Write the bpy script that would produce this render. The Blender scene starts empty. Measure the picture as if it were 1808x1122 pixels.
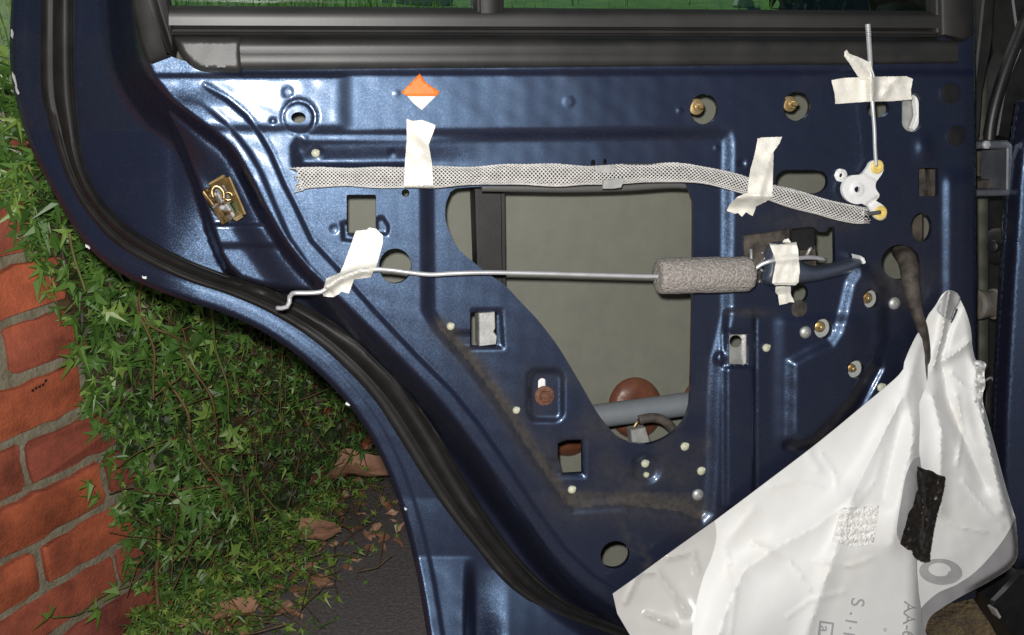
import bpy, math, random
import numpy as np
from mathutils import Vector, Matrix
from mathutils.geometry import delaunay_2d_cdt
rng = np.random.default_rng(7)
random.seed(7)
sc = bpy.context.scene
col = sc.collection

# ------------------------------------------------------------------ camera
H = 1.0                                   # eye height (m)
F = 1808.0                                # focal length in photo pixels
PITCH = math.radians(20)
cam_d = bpy.data.cameras.new('camera'); cam_d.sensor_width = 36; cam_d.lens = 36
cam_d.clip_start = 0.01; cam_d.clip_end = 500
cam = bpy.data.objects.new('camera', cam_d); col.objects.link(cam)
cam.location = (0, 0, H); cam.rotation_euler = (math.radians(90) - PITCH, 0, 0)
sc.camera = cam

# ------------------------------------------------------------------ world, lights, exposure
world = bpy.data.worlds.new('World'); sc.world = world; world.use_nodes = True
wn = world.node_tree
bg = wn.nodes['Background']
sky = wn.nodes.new('ShaderNodeTexSky'); sky.sky_type = 'NISHITA'; sky.sun_disc = False
SUN_EL, SUN_ROT = math.radians(46), math.radians(-25)
sky.sun_elevation = SUN_EL; sky.sun_rotation = SUN_ROT
wn.links.new(sky.outputs[0], bg.inputs[0]); bg.inputs[1].default_value = 0.02
sun_d = bpy.data.lights.new('sun', 'SUN'); sun_d.energy = 2.8; sun_d.angle = math.radians(20); sun_d.color = (1, .95, .86)
sun = bpy.data.objects.new('sun', sun_d); col.objects.link(sun)
sun.rotation_euler = (math.radians(90) - SUN_EL, 0, math.pi - SUN_ROT); sun.location = (0, 0, 5)
# the photographer's camera flash: it sits just above and left of the lens, and lights the whole photograph
fl_d = bpy.data.lights.new('camera_flash', 'POINT'); fl_d.energy = 58; fl_d.shadow_soft_size = 0.016; fl_d.color = (1, .98, .95)
fl = bpy.data.objects.new('camera_flash', fl_d); col.objects.link(fl)
sc.view_settings.view_transform = 'Standard'; sc.view_settings.look = 'None'
sc.view_settings.exposure = 0; sc.view_settings.gamma = 1; sc.view_settings.use_curve_mapping = False

# ------------------------------------------------------------------ geometry of the place
cp, sp_ = math.cos(PITCH), math.sin(PITCH)
CX, CU, CF = np.array([1., 0, 0]), np.array([0, sp_, cp]), np.array([0, cp, -sp_])
CAM = np.array([0., 0, H])
fl.location = tuple(CAM + CU * 0.052 - CX * 0.025 + CF * 0.01)

def ray(px, py):
    px = np.asarray(px, float); py = np.asarray(py, float)
    return ((px - 904) / F)[..., None] * CX - ((py - 561) / F)[..., None] * CU + CF

NRM = -ray(470, 215); NRM /= np.linalg.norm(NRM)      # the door's inner face, its outward normal
D0 = 1.0                                              # metres from the lens to the door's plane

def W(px, py, d=0.0):
    """the point of the door's space that photo pixel px, py sees, d metres in front of the door's plane"""
    r = ray(px, py); d = np.asarray(d, float)
    t = (D0 - d) / -(r @ NRM)
    return CAM + r * t[..., None]

def frame(px, py, d=0.0):
    o = W(px, py, d); a = W(px + 1, py, d) - o
    m = float(np.linalg.norm(a)); ex = a / m
    ey = np.cross(NRM, ex); ey /= np.linalg.norm(ey)
    return o, ex, ey, NRM, m

def ss(x, a, b):
    t = np.clip((x - a) / (b - a), 0, 1); return t * t * (3 - 2 * t)

def catmull(pts, step=4.0, closed=False):
    p = np.asarray(pts, float); n = len(p); out = []
    for i in range(n if closed else n - 1):
        if closed: a, b, c, e = p[i - 1], p[i], p[(i + 1) % n], p[(i + 2) % n]
        else: a, b, c, e = p[max(i - 1, 0)], p[i], p[i + 1], p[min(i + 2, n - 1)]
        k = max(1, int(np.linalg.norm((c - b)[:2]) / step))
        for j in range(k):
            t = j / k
            out.append(.5 * (2 * b + (c - a) * t + (2 * a - 5 * b + 4 * c - e) * t * t + (3 * b - a - 3 * c + e) * t ** 3))
    if not closed: out.append(p[-1])
    return np.array(out)

def resample(pts, step=4.0, closed=True):
    p = np.asarray(pts, float); n = len(p); out = []
    for i in range(n if closed else n - 1):
        b, c = p[i], p[(i + 1) % n]
        k = max(1, int(round(np.linalg.norm(c - b) / step)))
        for j in range(k): out.append(b + (c - b) * j / k)
    if not closed: out.append(p[-1])
    return np.array(out)

def ellipse(cx, cy, rx, ry=None, n=24, rot=0.0):
    ry = ry or rx; a = np.arange(n) * 2 * math.pi / n; c, s = math.cos(rot), math.sin(rot)
    x, y = rx * np.cos(a), ry * np.sin(a)
    return np.stack([cx + x * c - y * s, cy + x * s + y * c], 1)

def rrect(x0, y0, x1, y1, r=4, n=4):
    out = []
    for cx, cy, a0 in ((x1 - r, y0 + r, -90), (x1 - r, y1 - r, 0), (x0 + r, y1 - r, 90), (x0 + r, y0 + r, 180)):
        for k in range(n + 1):
            a = math.radians(a0 + 90 * k / n); out.append((cx + r * math.cos(a), cy + r * math.sin(a)))
    return np.array(out)

def dist_line(x, y, pts):
    p = np.asarray(pts, float); best = np.full(x.shape, 1e9)
    for (ax, ay), (bx, by) in zip(p[:-1], p[1:]):
        vx, vy = bx - ax, by - ay
        t = np.clip(((x - ax) * vx + (y - ay) * vy) / (vx * vx + vy * vy + 1e-9), 0, 1)
        best = np.minimum(best, (x - ax - t * vx) ** 2 + (y - ay - t * vy) ** 2)
    return np.sqrt(best)

def inside(x, y, poly):
    p = np.asarray(poly, float); r = np.zeros(x.shape, bool); j = len(p) - 1
    for i in range(len(p)):
        xi, yi = p[i]; xj, yj = p[j]
        if yi != yj:
            r ^= ((yi > y) != (yj > y)) & (x < (xj - xi) * (y - yi) / (yj - yi) + xi)
        j = i
    return r

def sdf(x, y, poly):
    p = np.asarray(poly, float)
    d = dist_line(x, y, np.vstack([p, p[:1]]))
    return np.where(inside(x, y, p), -d, d)

def noise2(x, y, s, seed=0):
    r = np.random.default_rng(seed); v = np.zeros(np.shape(x))
    for k in range(7):
        a = r.uniform(0, 2 * math.pi); f = r.uniform(.6, 1.7) / s
        v = v + np.sin((x * math.cos(a) + y * math.sin(a)) * f * 2 * math.pi + r.uniform(0, 6.28))
    return v / 3.5

# ------------------------------------------------------------------ object helpers
ORG = {}
def link(name, verts, faces, mats, parent=None, smooth=True, origin=None, sharp=None):
    verts = np.asarray(verts, float)
    if parent is not None: org = ORG[parent.name]
    elif origin is not None: org = np.asarray(origin, float)
    else:
        lo, hi = verts.min(0), verts.max(0); org = np.array([(lo[0] + hi[0]) / 2, (lo[1] + hi[1]) / 2, lo[2]])
    me = bpy.data.meshes.new(name)
    me.from_pydata((verts - org).tolist(), [], [list(map(int, f)) for f in faces])
    for m in (mats if isinstance(mats, (list, tuple)) else [mats]): me.materials.append(m)
    if smooth: me.polygons.foreach_set('use_smooth', [True] * len(me.polygons))
    o = bpy.data.objects.new(name, me); col.objects.link(o)
    if parent is not None: o.parent = parent
    else: o.location = org
    ORG[o.name] = org
    if sharp: me.set_sharp_from_angle(angle=math.radians(sharp))
    return o

def tag(o, label, cat, group=None, kind=None):
    if label: o['label'] = label
    if cat: o['category'] = cat
    if group: o['group'] = group
    if kind: o['kind'] = kind
    return o

def empty(name, loc, label, cat, group=None):
    e = bpy.data.objects.new(name, None); col.objects.link(e); e.location = loc; e.empty_display_size = .05
    ORG[e.name] = np.asarray(loc, float)
    return tag(e, label, cat, group)

class MB:
    def __init__(s): s.v = []; s.f = []; s.n = 0
    def add(s, v, f):
        v = np.asarray(v, float); s.v.append(v); s.f += [[i + s.n for i in q] for q in f]; s.n += len(v); return s
    def build(s, name, mat, parent=None, **k): return link(name, np.vstack(s.v), s.f, mat, parent, **k)

def tube(pts, r, n=8, cap=True, flat=None):
    """swept round tube along world points; r a number or one per point"""
    p = np.asarray(pts, float); N = len(p); r = np.broadcast_to(np.asarray(r, float), (N,))
    t = np.gradient(p, axis=0); t /= np.linalg.norm(t, axis=1)[:, None] + 1e-12
    u = np.cross(t[0], NRM if abs(t[0] @ NRM) < .9 else CX); u /= np.linalg.norm(u); V = []
    for i in range(N):
        u = u - t[i] * (u @ t[i]); u /= np.linalg.norm(u) + 1e-12; w = np.cross(t[i], u)
        for k in range(n):
            a = 2 * math.pi * k / n; V.append(p[i] + r[i] * (u * math.cos(a) + w * math.sin(a)))
    Fc = [[i * n + k, i * n + (k + 1) % n, (i + 1) * n + (k + 1) % n, (i + 1) * n + k] for i in range(N - 1) for k in range(n)]
    if cap: Fc += [list(range(n))[::-1], [(N - 1) * n + k for k in range(n)]]
    return np.array(V), Fc

def lathe(o, axis, prof, n=20, squash=1.0):
    axis = np.asarray(axis, float); axis = axis / np.linalg.norm(axis)
    u = np.cross(axis, CU if abs(axis @ CU) < .9 else CX); u /= np.linalg.norm(u); w = np.cross(axis, u); V = []; Fc = []
    for r, h in prof:
        for k in range(n):
            a = 2 * math.pi * k / n; V.append(o + axis * h + r * (u * math.cos(a) + w * math.sin(a) * squash))
    for i in range(len(prof) - 1):
        Fc += [[i * n + k, i * n + (k + 1) % n, (i + 1) * n + (k + 1) % n, (i + 1) * n + k] for k in range(n)]
    Fc += [list(range(n))[::-1], [(len(prof) - 1) * n + k for k in range(n)]]
    return np.array(V), Fc

def prism(poly, d0, d1, bev=0.0):
    """a solid whose outline is given in photo pixels at depth d1 (front) and that reaches back to d0, straight along the door's normal"""
    p = np.asarray(poly, float); n = len(p)
    a = 0
    x, y = p[:, 0], p[:, 1]
    if np.sum(x * np.roll(y, -1) - np.roll(x, -1) * y) > 0: p = p[::-1]
    f = W(p[:, 0], p[:, 1], d1); b = f + NRM * (d0 - d1)
    V = [b]; rings = 1
    if bev > 0:
        c = p.mean(0); q = f - NRM * bev; V.append(q)
        nx = np.roll(f, -1, 0) - np.roll(f, 1, 0); nx /= np.linalg.norm(nx, axis=1)[:, None]
        inn = np.cross(NRM, nx); f = f + inn * bev; rings = 2
    V.append(f); V = np.vstack(V); Fc = []
    for i in range(rings):
        Fc += [[i * n + k, i * n + (k + 1) % n, (i + 1) * n + (k + 1) % n, (i + 1) * n + k] for k in range(n)]
    Fc += [list(range(n))[::-1], [rings * n + k for k in range(n)]]
    return V, Fc

def sheet(outline, holes, hfun, step, thick=0.0, pts=None, jit=.2, rim=None):
    """a curved sheet: outline and holes in photo pixels, hfun(x, y) its distance in front of the door plane"""
    o = resample(outline, step); loops = [o] + [resample(h, min(step, max(1.5, step * .6))) for h in holes]
    V = []; E = []
    for L in loops:
        b = len(V); V += L.tolist(); E += [(b + i, b + (i + 1) % len(L)) for i in range(len(L))]
    lo, hi = o.min(0), o.max(0)
    gx, gy = np.meshgrid(np.arange(lo[0], hi[0], step), np.arange(lo[1], hi[1], step))
    gx = gx + (np.arange(gx.shape[0]) % 2)[:, None] * step * .5
    gx = gx.ravel() + rng.uniform(-jit, jit, gx.size) * step; gy = gy.ravel() + rng.uniform(-jit, jit, gy.size) * step
    keep = inside(gx, gy, o) & (dist_line(gx, gy, np.vstack([o, o[:1]])) > step * .45)
    for L in loops[1:]:
        l2, h2 = L.min(0) - step, L.max(0) + step
        m = keep & (gx > l2[0]) & (gx < h2[0]) & (gy > l2[1]) & (gy < h2[1])
        idx = np.where(m)[0]
        if len(idx):
            bad = inside(gx[idx], gy[idx], L) | (dist_line(gx[idx], gy[idx], np.vstack([L, L[:1]])) < step * .35)
            keep[idx[bad]] = False
    V += np.stack([gx[keep], gy[keep]], 1).tolist()
    res = delaunay_2d_cdt([Vector(v) for v in V], E, [], 0, 1e-6)
    v2 = np.array([tuple(v) for v in res[0]]); tri = np.array([f for f in res[2] if len(f) == 3])
    c = v2[tri].mean(1); ok = inside(c[:, 0], c[:, 1], o)
    for L in loops[1:]: ok &= ~inside(c[:, 0], c[:, 1], L)
    tri = tri[ok]
    a, b, cc = v2[tri[:, 0]], v2[tri[:, 1]], v2[tri[:, 2]]
    ar = (b[:, 0] - a[:, 0]) * (cc[:, 1] - a[:, 1]) - (b[:, 1] - a[:, 1]) * (cc[:, 0] - a[:, 0])
    tri = tri[np.abs(ar) > 1e-4]; ar = ar[np.abs(ar) > 1e-4]
    tri[ar > 0] = tri[ar > 0][:, ::-1]
    used = np.unique(tri); mp = -np.ones(len(v2), int); mp[used] = np.arange(len(used)); v2 = v2[used]; tri = mp[tri]
    P = W(v2[:, 0], v2[:, 1], hfun(v2[:, 0], v2[:, 1])); faces = tri.tolist()
    if thick > 0:                                       # a back face and the cut edges of the sheet
        cnt = {}
        for t in faces:
            for i in range(3): cnt[(t[i], t[(i + 1) % 3])] = 1
        n = len(P); bnd = [e for e in cnt if (e[1], e[0]) not in cnt]
        if rim is None:
            faces = faces + [[x + n for x in t[::-1]] for t in faces]; P = np.vstack([P, P - NRM * thick])
            faces += [[b, a, a + n, b + n] for a, b in bnd]
        else:
            ids = {}; ex = []
            for a, b in bnd:
                for q in (a, b):
                    if q not in ids: ids[q] = n + len(ex); ex.append(P[q] - NRM * thick)
                faces.append([b, a, ids[a], ids[b]])
            P = np.vstack([P, np.array(ex)])
            v2 = np.vstack([v2, v2[list(ids.keys())]])
    return P, faces, v2

# ------------------------------------------------------------------ materials
def mat(name, base=(.5, .5, .5), rough=.5, metal=0.0, **k):
    m = bpy.data.materials.new(name); m.use_nodes = True; b = m.node_tree.nodes['Principled BSDF']
    b.inputs['Base Color'].default_value = (*base, 1); b.inputs['Roughness'].default_value = rough; b.inputs['Metallic'].default_value = metal
    for a, v in k.items(): b.inputs[a.replace('_', ' ')].default_value = v
    return m
def nd(m, t, **k):
    n = m.node_tree.nodes.new(t)
    for a, v in k.items():
        if a.startswith('i_'): n.inputs[a[2:].replace('_', ' ')].default_value = v
        else: setattr(n, a, v)
    return n
def lk(m, a, b): m.node_tree.links.new(a, b)
def bsdf(m): return m.node_tree.nodes['Principled BSDF']
def objco(m): return nd(m, 'ShaderNodeTexCoord').outputs['Object']
def ramp(m, src, stops):
    r = nd(m, 'ShaderNodeValToRGB'); e = r.color_ramp.elements
    while len(e) < len(stops): e.new(.5)
    for q, (p, c) in zip(e, stops): q.position = p; q.color = (*c, 1)
    lk(m, src, r.inputs[0]); return r.outputs[0]
def bump(m, src, strength=.3, dist=.002):
    b = nd(m, 'ShaderNodeBump', i_Strength=strength, i_Distance=dist); lk(m, src, b.inputs['Height'])
    lk(m, b.outputs[0], bsdf(m).inputs['Normal']); return b
def noise(m, scale, detail=4, rough=.55, vec=None):
    n = nd(m, 'ShaderNodeTexNoise', i_Scale=scale, i_Detail=detail, i_Roughness=rough)
    lk(m, vec if vec is not None else objco(m), n.inputs['Vector']); return n.outputs['Fac']
def mixc(m, fac, a, b, mode='MIX'):
    n = nd(m, 'ShaderNodeMix', data_type='RGBA', blend_type=mode)
    for s, v in ((0, fac), (6, a), (7, b)):
        if hasattr(v, 'is_output'): lk(m, v, n.inputs[s])
        elif isinstance(v, (int, float)): n.inputs[s].default_value = v
        else: n.inputs[s].default_value = (*v, 1)
    return n.outputs[2]
def varied(name, c0, c1, scale, rough=.5, metal=0., bs=0.0, bscale=None, bd=.001, **k):
    m = mat(name, c0, rough, metal, **k)
    lk(m, ramp(m, noise(m, scale), [(.35, c0), (.65, c1)]), bsdf(m).inputs['Base Color'])
    if bs: bump(m, noise(m, bscale or scale * 4, 5), bs, bd)
    return m

# metallic navy paint with flake, dust and dirt
def make_paint(name, dirt=True):
    m = mat(name); T = m.node_tree; T.nodes.remove(bsdf(m)); oc = objco(m)
    v = nd(m, 'ShaderNodeTexVoronoi', i_Scale=1100.0); lk(m, oc, v.inputs['Vector'])
    sep = nd(m, 'ShaderNodeSeparateColor'); lk(m, v.outputs['Color'], sep.inputs[0])
    base = ramp(m, sep.outputs[0], [(0, (.022, .036, .059)), (.6, (.031, .050, .082)), (.92, (.058, .087, .132))])
    nm = nd(m, 'ShaderNodeVectorMath', operation='SUBTRACT'); lk(m, v.outputs['Color'], nm.inputs[0]); nm.inputs[1].default_value = (.5, .5, .5)
    sc_ = nd(m, 'ShaderNodeVectorMath', operation='SCALE'); lk(m, nm.outputs[0], sc_.inputs[0]); sc_.inputs['Scale'].default_value = .075
    bp = nd(m, 'ShaderNodeBump', i_Strength=.10, i_Distance=.003); lk(m, noise(m, 14, 3, .5, oc), bp.inputs['Height'])
    ad = nd(m, 'ShaderNodeVectorMath', operation='ADD'); lk(m, bp.outputs[0], ad.inputs[0]); lk(m, sc_.outputs[0], ad.inputs[1])
    nz = nd(m, 'ShaderNodeVectorMath', operation='NORMALIZE'); lk(m, ad.outputs[0], nz.inputs[0])
    flake = nd(m, 'ShaderNodeBsdfGlossy', distribution='BECKMANN', i_Roughness=.45); lk(m, base, flake.inputs['Color']); lk(m, nz.outputs[0], flake.inputs['Normal'])
    dif = nd(m, 'ShaderNodeBsdfDiffuse'); dif.inputs['Color'].default_value = (.0092, .0100, .020, 1)
    wide = nd(m, 'ShaderNodeBsdfGlossy', distribution='BECKMANN', i_Roughness=.68); wide.inputs['Color'].default_value = (.0075, .010, .018, 1); lk(m, nz.outputs[0], wide.inputs['Normal'])
    ad0 = nd(m, 'ShaderNodeAddShader'); lk(m, flake.outputs[0], ad0.inputs[0]); lk(m, wide.outputs[0], ad0.inputs[1])
    add = nd(m, 'ShaderNodeAddShader'); lk(m, ad0.outputs[0], add.inputs[0]); lk(m, dif.outputs[0], add.inputs[1])
    coat = nd(m, 'ShaderNodeBsdfGlossy', i_Roughness=.15); lk(m, bp.outputs[0], coat.inputs['Normal'])
    fr = nd(m, 'ShaderNodeFresnel', i_IOR=1.38); mx = nd(m, 'ShaderNodeMixShader'); lk(m, fr.outputs[0], mx.inputs[0]); lk(m, add.outputs[0], mx.inputs[1]); lk(m, coat.outputs[0], mx.inputs[2])
    out = mx.outputs[0]
    if dirt:
        at = nd(m, 'ShaderNodeAttribute', attribute_name='dirt')
        mu = nd(m, 'ShaderNodeMath', operation='MULTIPLY'); lk(m, at.outputs['Fac'], mu.inputs[0])
        mr = nd(m, 'ShaderNodeMapRange', i_From_Min=.12, i_From_Max=.55); lk(m, noise(m, 48, 6, .7, oc), mr.inputs[0]); lk(m, mr.outputs[0], mu.inputs[1])
        mr2 = nd(m, 'ShaderNodeMapRange', i_From_Min=.70, i_From_Max=.77, i_To_Max=.6); lk(m, noise(m, 380, 2, .5, oc), mr2.inputs[0])
        mp = nd(m, 'ShaderNodeMapRange', i_From_Min=.55, i_From_Max=.8, i_To_Max=.16); lk(m, noise(m, 9, 6, .7, oc), mp.inputs[0])
        mx1 = nd(m, 'ShaderNodeMath', operation='MAXIMUM'); lk(m, mu.outputs[0], mx1.inputs[0]); lk(m, mr2.outputs[0], mx1.inputs[1])
        mx3 = nd(m, 'ShaderNodeMath', operation='MAXIMUM'); lk(m, mx1.outputs[0], mx3.inputs[0]); lk(m, mp.outputs[0], mx3.inputs[1])
        cl = nd(m, 'ShaderNodeMath', operation='MINIMUM'); lk(m, mx3.outputs[0], cl.inputs[0]); cl.inputs[1].default_value = .88
        dd_ = nd(m, 'ShaderNodeBsdfDiffuse'); lk(m, ramp(m, noise(m, 150, 4, .6, oc), [(.3, (.048, .044, .040)), (.7, (.085, .077, .069))]), dd_.inputs['Color'])
        mx2 = nd(m, 'ShaderNodeMixShader'); lk(m, cl.outputs[0], mx2.inputs[0]); lk(m, out, mx2.inputs[1]); lk(m, dd_.outputs[0], mx2.inputs[2]); out = mx2.outputs[0]
    lk(m, out, T.nodes['Material Output'].inputs[0]); return m
M = {}
M['paint'] = make_paint('navy_metallic_paint')
M['body_paint'] = make_paint('navy_body_paint', dirt=False)
M['skin'] = varied('olive_primer', (.14, .14, .106), (.195, .192, .15), 7, .62, bs=.12, bscale=40)
_s = M['skin']; lk(_s, mixc(_s, .16, ramp(_s, noise(_s, 7, 6, .65), [(.3, (.125, .128, .102)), (.7, (.155, .156, .126))]), ramp(_s, noise(_s, 55, 5, .7), [(.3, (.10, .10, .08)), (.7, (.22, .215, .17))])), bsdf(_s).inputs['Base Color'])
M['rubber'] = varied('black_rubber', (.007, .0062, .0058), (.015, .0138, .0125), 40, .6, bs=.25, bscale=350, bd=.0006)
M['rubber2'] = varied('grey_weathered_rubber', (.018, .0175, .017), (.03, .029, .027), 25, .46, bs=.2, bscale=500, bd=.0004)
M['trim'] = varied('satin_trim', (.027, .026, .025), (.042, .040, .038), 12, .44, .05, bs=.05, bscale=200)
M['black'] = varied('black_plastic', (.008, .008, .009), (.016, .015, .015), 50, .45, bs=.1, bscale=300)
M['tape'] = varied('masking_tape_paper', (.80, .77, .68), (.87, .85, .78), 30, .75, bs=.7, bscale=420, bd=.0008)
M['btape'] = varied('black_tape_cloth', (.010, .008, .007), (.02, .016, .013), 90, .4, bs=.5, bscale=130, bd=.003)
M['steel'] = varied('zinc_steel', (.60, .60, .62), (.74, .74, .76), 60, .36, .55)
M['dull_steel'] = varied('dull_galvanised_steel', (.38, .38, .36), (.52, .52, .5), 90, .5, .6, bs=.2, bscale=500)
M['brass'] = varied('yellow_zinc', (.36, .24, .09), (.52, .39, .2), 70, .4, .65)
M['braid'] = varied('grey_braid_fibre', (.60, .58, .55), (.78, .76, .73), 120, .5)
M['core'] = mat('dark_cable_core', (.09, .088, .085), .6)
M['foam'] = varied('grey_foam', (.22, .198, .178), (.44, .40, .37), 520, .8, bs=1.0, bscale=300, bd=.004)
M['handle'] = varied('slate_plastic', (.045, .058, .085), (.06, .072, .10), 30, .4, bs=.1, bscale=900)
M['white_pl'] = varied('white_nylon', (.78, .78, .76), (.86, .86, .85), 80, .45)
M['yellow'] = varied('yellow_nylon', (.75, .55, .13), (.85, .68, .25), 90, .45)
M['clip'] = varied('pale_green_nylon', (.44, .45, .32), (.58, .58, .44), 150, .5)
M['rust'] = varied('rusty_bolt', (.10, .042, .024), (.19, .085, .048), 300, .7, .2, bs=.6, bscale=500)
M['mastic'] = varied('brown_mastic', (.10, .036, .018), (.15, .058, .032), 45, .38, bs=.25, bscale=120, bd=.003)
M['dark_steel'] = varied('dark_steel', (.09, .095, .11), (.14, .145, .165), 40, .35, .4)
M['brown_zinc'] = varied('aged_brown_zinc', (.14, .085, .03), (.46, .33, .16), 220, .3, .75)
M['plate'] = varied('pale_grey_plate', (.33, .36, .35), (.42, .44, .43), 80, .5)
M['bar'] = varied('grey_primer_bar', (.13, .145, .16), (.17, .185, .2), 20, .45)
M['film'] = varied('white_film', (.83, .82, .785), (.87, .865, .84), 6, .5, bs=.22, bscale=26, bd=.003, Specular_IOR_Level=.32)
_s = M['film']; _c = ramp(_s, noise(_s, 6, 5, .7), [(.46, (.80, .795, .775)), (.60, (.77, .755, .715)), (.74, (.62, .565, .48))]); lk(_s, _c, bsdf(_s).inputs['Base Color'])
M['orange'] = varied('orange_print', (.85, .16, .01), (.9, .22, .02), 90, .5)
M['ink'] = mat('grey_ink', (.42, .42, .43), .5)
M['greyfilm'] = varied('grey_printed_film', (.40, .40, .40), (.46, .46, .46), 60, .4)
M['harness'] = varied('dusty_black_loom', (.02, .017, .014), (.10, .082, .066), 55, .65, bs=.5, bscale=160, bd=.002)
def clear_film(nm='clear_butyl_film', mixf=.8, c=(.66, .64, .61)):
    m = mat(nm, c, .2); b = bsdf(m)
    n = noise(m, 14, 3, .5); bump(m, n, .35, .008)
    tr = nd(m, 'ShaderNodeBsdfTransparent'); mx = nd(m, 'ShaderNodeMixShader'); mx.inputs[0].default_value = mixf
    lk(m, tr.outputs[0], mx.inputs[1]); lk(m, b.outputs[0], mx.inputs[2]); lk(m, mx.outputs[0], m.node_tree.nodes['Material Output'].inputs[0]); return m
M['clear'] = clear_film(); M['clear_edge'] = clear_film('clear_edge_film', .72, (.40, .39, .395))
def glass():
    m = mat('tinted_glass', (1, 1, 1), .02)
    tr = nd(m, 'ShaderNodeBsdfTransparent'); tr.inputs[0].default_value = (.70, .84, .76, 1)
    gl = nd(m, 'ShaderNodeBsdfGlossy'); gl.inputs['Roughness'].default_value = .02; fr = nd(m, 'ShaderNodeFresnel', i_IOR=1.5)
    mx = nd(m, 'ShaderNodeMixShader'); lk(m, fr.outputs[0], mx.inputs[0]); lk(m, tr.outputs[0], mx.inputs[1]); lk(m, gl.outputs[0], mx.inputs[2])
    lk(m, mx.outputs[0], m.node_tree.nodes['Material Output'].inputs[0]); return m
M['glass'] = glass()
def island_mat(name, stops, rough=.5, bs=0, bscale=100, trans=0., metal=0, noise_scale=None, amp=.35):
    m = mat(name, stops[0][1], rough, metal)
    g = nd(m, 'ShaderNodeNewGeometry')
    c = ramp(m, g.outputs['Random Per Island'], stops)
    if noise_scale:
        c = mixc(m, amp, c, ramp(m, noise(m, noise_scale, 6, .65), [(.3, (.12, .12, .12)), (.7, (.9, .9, .9))]), 'OVERLAY')
    lk(m, c, bsdf(m).inputs['Base Color'])
    if bs: bump(m, noise(m, bscale, 6, .6), bs, .006)
    if trans:
        t = nd(m, 'ShaderNodeBsdfTranslucent'); lk(m, c, t.inputs[0]); mx = nd(m, 'ShaderNodeMixShader'); mx.inputs[0].default_value = trans
        lk(m, bsdf(m).outputs[0], mx.inputs[1]); lk(m, t.outputs[0], mx.inputs[2]); lk(m, mx.outputs[0], m.node_tree.nodes['Material Output'].inputs[0])
    return m
M['leaf'] = island_mat('ivy_leaf', [(0, (.05, .115, .020)), (.5, (.095, .205, .038)), (.85, (.15, .28, .055)), (1, (.27, .38, .08))], .42, trans=.15)
M['leaf2'] = island_mat('creeper_leaf', [(0, (.06, .13, .024)), (.5, (.14, .25, .045)), (.85, (.22, .34, .06)), (1, (.34, .42, .09))], .45, trans=.15)
M['grass'] = island_mat('grass_blade', [(0, (.10, .20, .035)), (.5, (.24, .40, .09)), (.9, (.42, .56, .20)), (1, (.65, .65, .42))], .5, trans=.3)
M['brick'] = island_mat('worn_red_brick', [(0, (.22, .052, .034)), (.3, (.36, .088, .045)), (.6, (.26, .066, .048)), (.85, (.44, .105, .042)), (.93, (.10, .042, .045))], .85, bs=.4, bscale=220, noise_scale=17, amp=.65)
M['mortar'] = varied('mortar', (.19, .17, .115), (.29, .265, .19), 45, .95, bs=.8, bscale=160, bd=.005)
M['dead'] = island_mat('dead_leaf', [(0, (.20, .085, .045)), (.5, (.40, .20, .12)), (1, (.60, .36, .24))], .7, bs=.5, bscale=80, noise_scale=30)
M['twig'] = varied('brown_twig', (.11, .06, .025), (.2, .13, .05), 30, .7)
M['vine'] = varied('green_vine_stem', (.10, .13, .03), (.18, .15, .05), 15, .6)
def ground_mat():
    m = mat('worn_asphalt', (.06, .055, .05), .85)
    oc = objco(m); a = noise(m, 160, 5, .7, oc); b = noise(m, 3.2, 5, .6, oc)
    c = ramp(m, a, [(.3, (.10, .088, .088)), (.55, (.165, .147, .143)), (.75, (.28, .25, .235))])
    mr = nd(m, 'ShaderNodeMapRange', i_From_Min=.5, i_From_Max=.68); lk(m, b, mr.inputs[0])
    lk(m, mixc(m, mr.outputs[0], c, (.075, .05, .032)), bsdf(m).inputs['Base Color']); bump(m, a, .8, .006); return m
M['asphalt'] = ground_mat()
M['soil'] = varied('mossy_soil', (.035, .022, .012), (.10, .07, .03), 26, .95, bs=1., bscale=130, bd=.012)
M['lawn'] = varied('lawn_turf', (.05, .13, .02), (.10, .24, .04), 12, .9, bs=.6, bscale=60)
M['stone'] = varied('pale_stone', (.42, .45, .46), (.6, .62, .62), 14, .8, bs=.4)

# =================================================================== THE CAR DOOR
door = empty('car_door', W(1000, 1150, -.04), 'open navy blue car door stripped of its trim panel', 'car door')

OUT = catmull([(22,-70),(20,0),(17,70),(19,130),(30,185),(50,250),(75,305),(100,350),(127,397),(157,438),(200,475),(262,507),(330,532),(400,556),(470,590),(540,640),(600,698),(640,750),(670,803),(695,862),(714,922),(730,985),(742,1045),(755,1125),(768,1200)], 8)
SIN = [(132,-70),(132,0),(133,130),(139,220),(150,290),(175,345),(215,390),(265,425),(330,458),(400,485),(470,508),(560,552),(620,592),(680,645),(730,705),(775,770),(815,838),(860,910),(905,972),(960,1030),(1020,1072),(1110,1105),(1240,1150)]
SOUT = [(72,-70),(72,0),(72,150),(84,210),(100,265),(125,330),(160,385),(200,428),(260,465),(330,497),(400,520),(470,550),(540,592),(600,642),(660,706),(705,775),(745,840),(790,905),(840,968),(890,1028),(950,1072),(1040,1108),(1180,1160)]
RIDGE = catmull([(240,-80),(250,60),(263,117),(300,170),(356,217),(407,258),(441,312),(470,370),(500,420),(540,470),(600,530),(660,588),(720,648),(780,712),(830,776),(880,845),(930,915),(975,978),(1020,1025),(1080,1066),(1140,1098),(1300,1150)], 14)
PP = np.vstack([RIDGE, [(1300,1230),(1724,1230),(1722,-80)]])
PAD = np.array([(250,60),(257,115),(276,160),(298,210),(345,320),(375,410),(388,450),(402,474),(425,494),(460,505),(505,512),(540,515),(620,560),(640,540),(500,380),(407,240),(300,150)])
CREC = rrect(528, 243, 1282, 950, 12)
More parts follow.
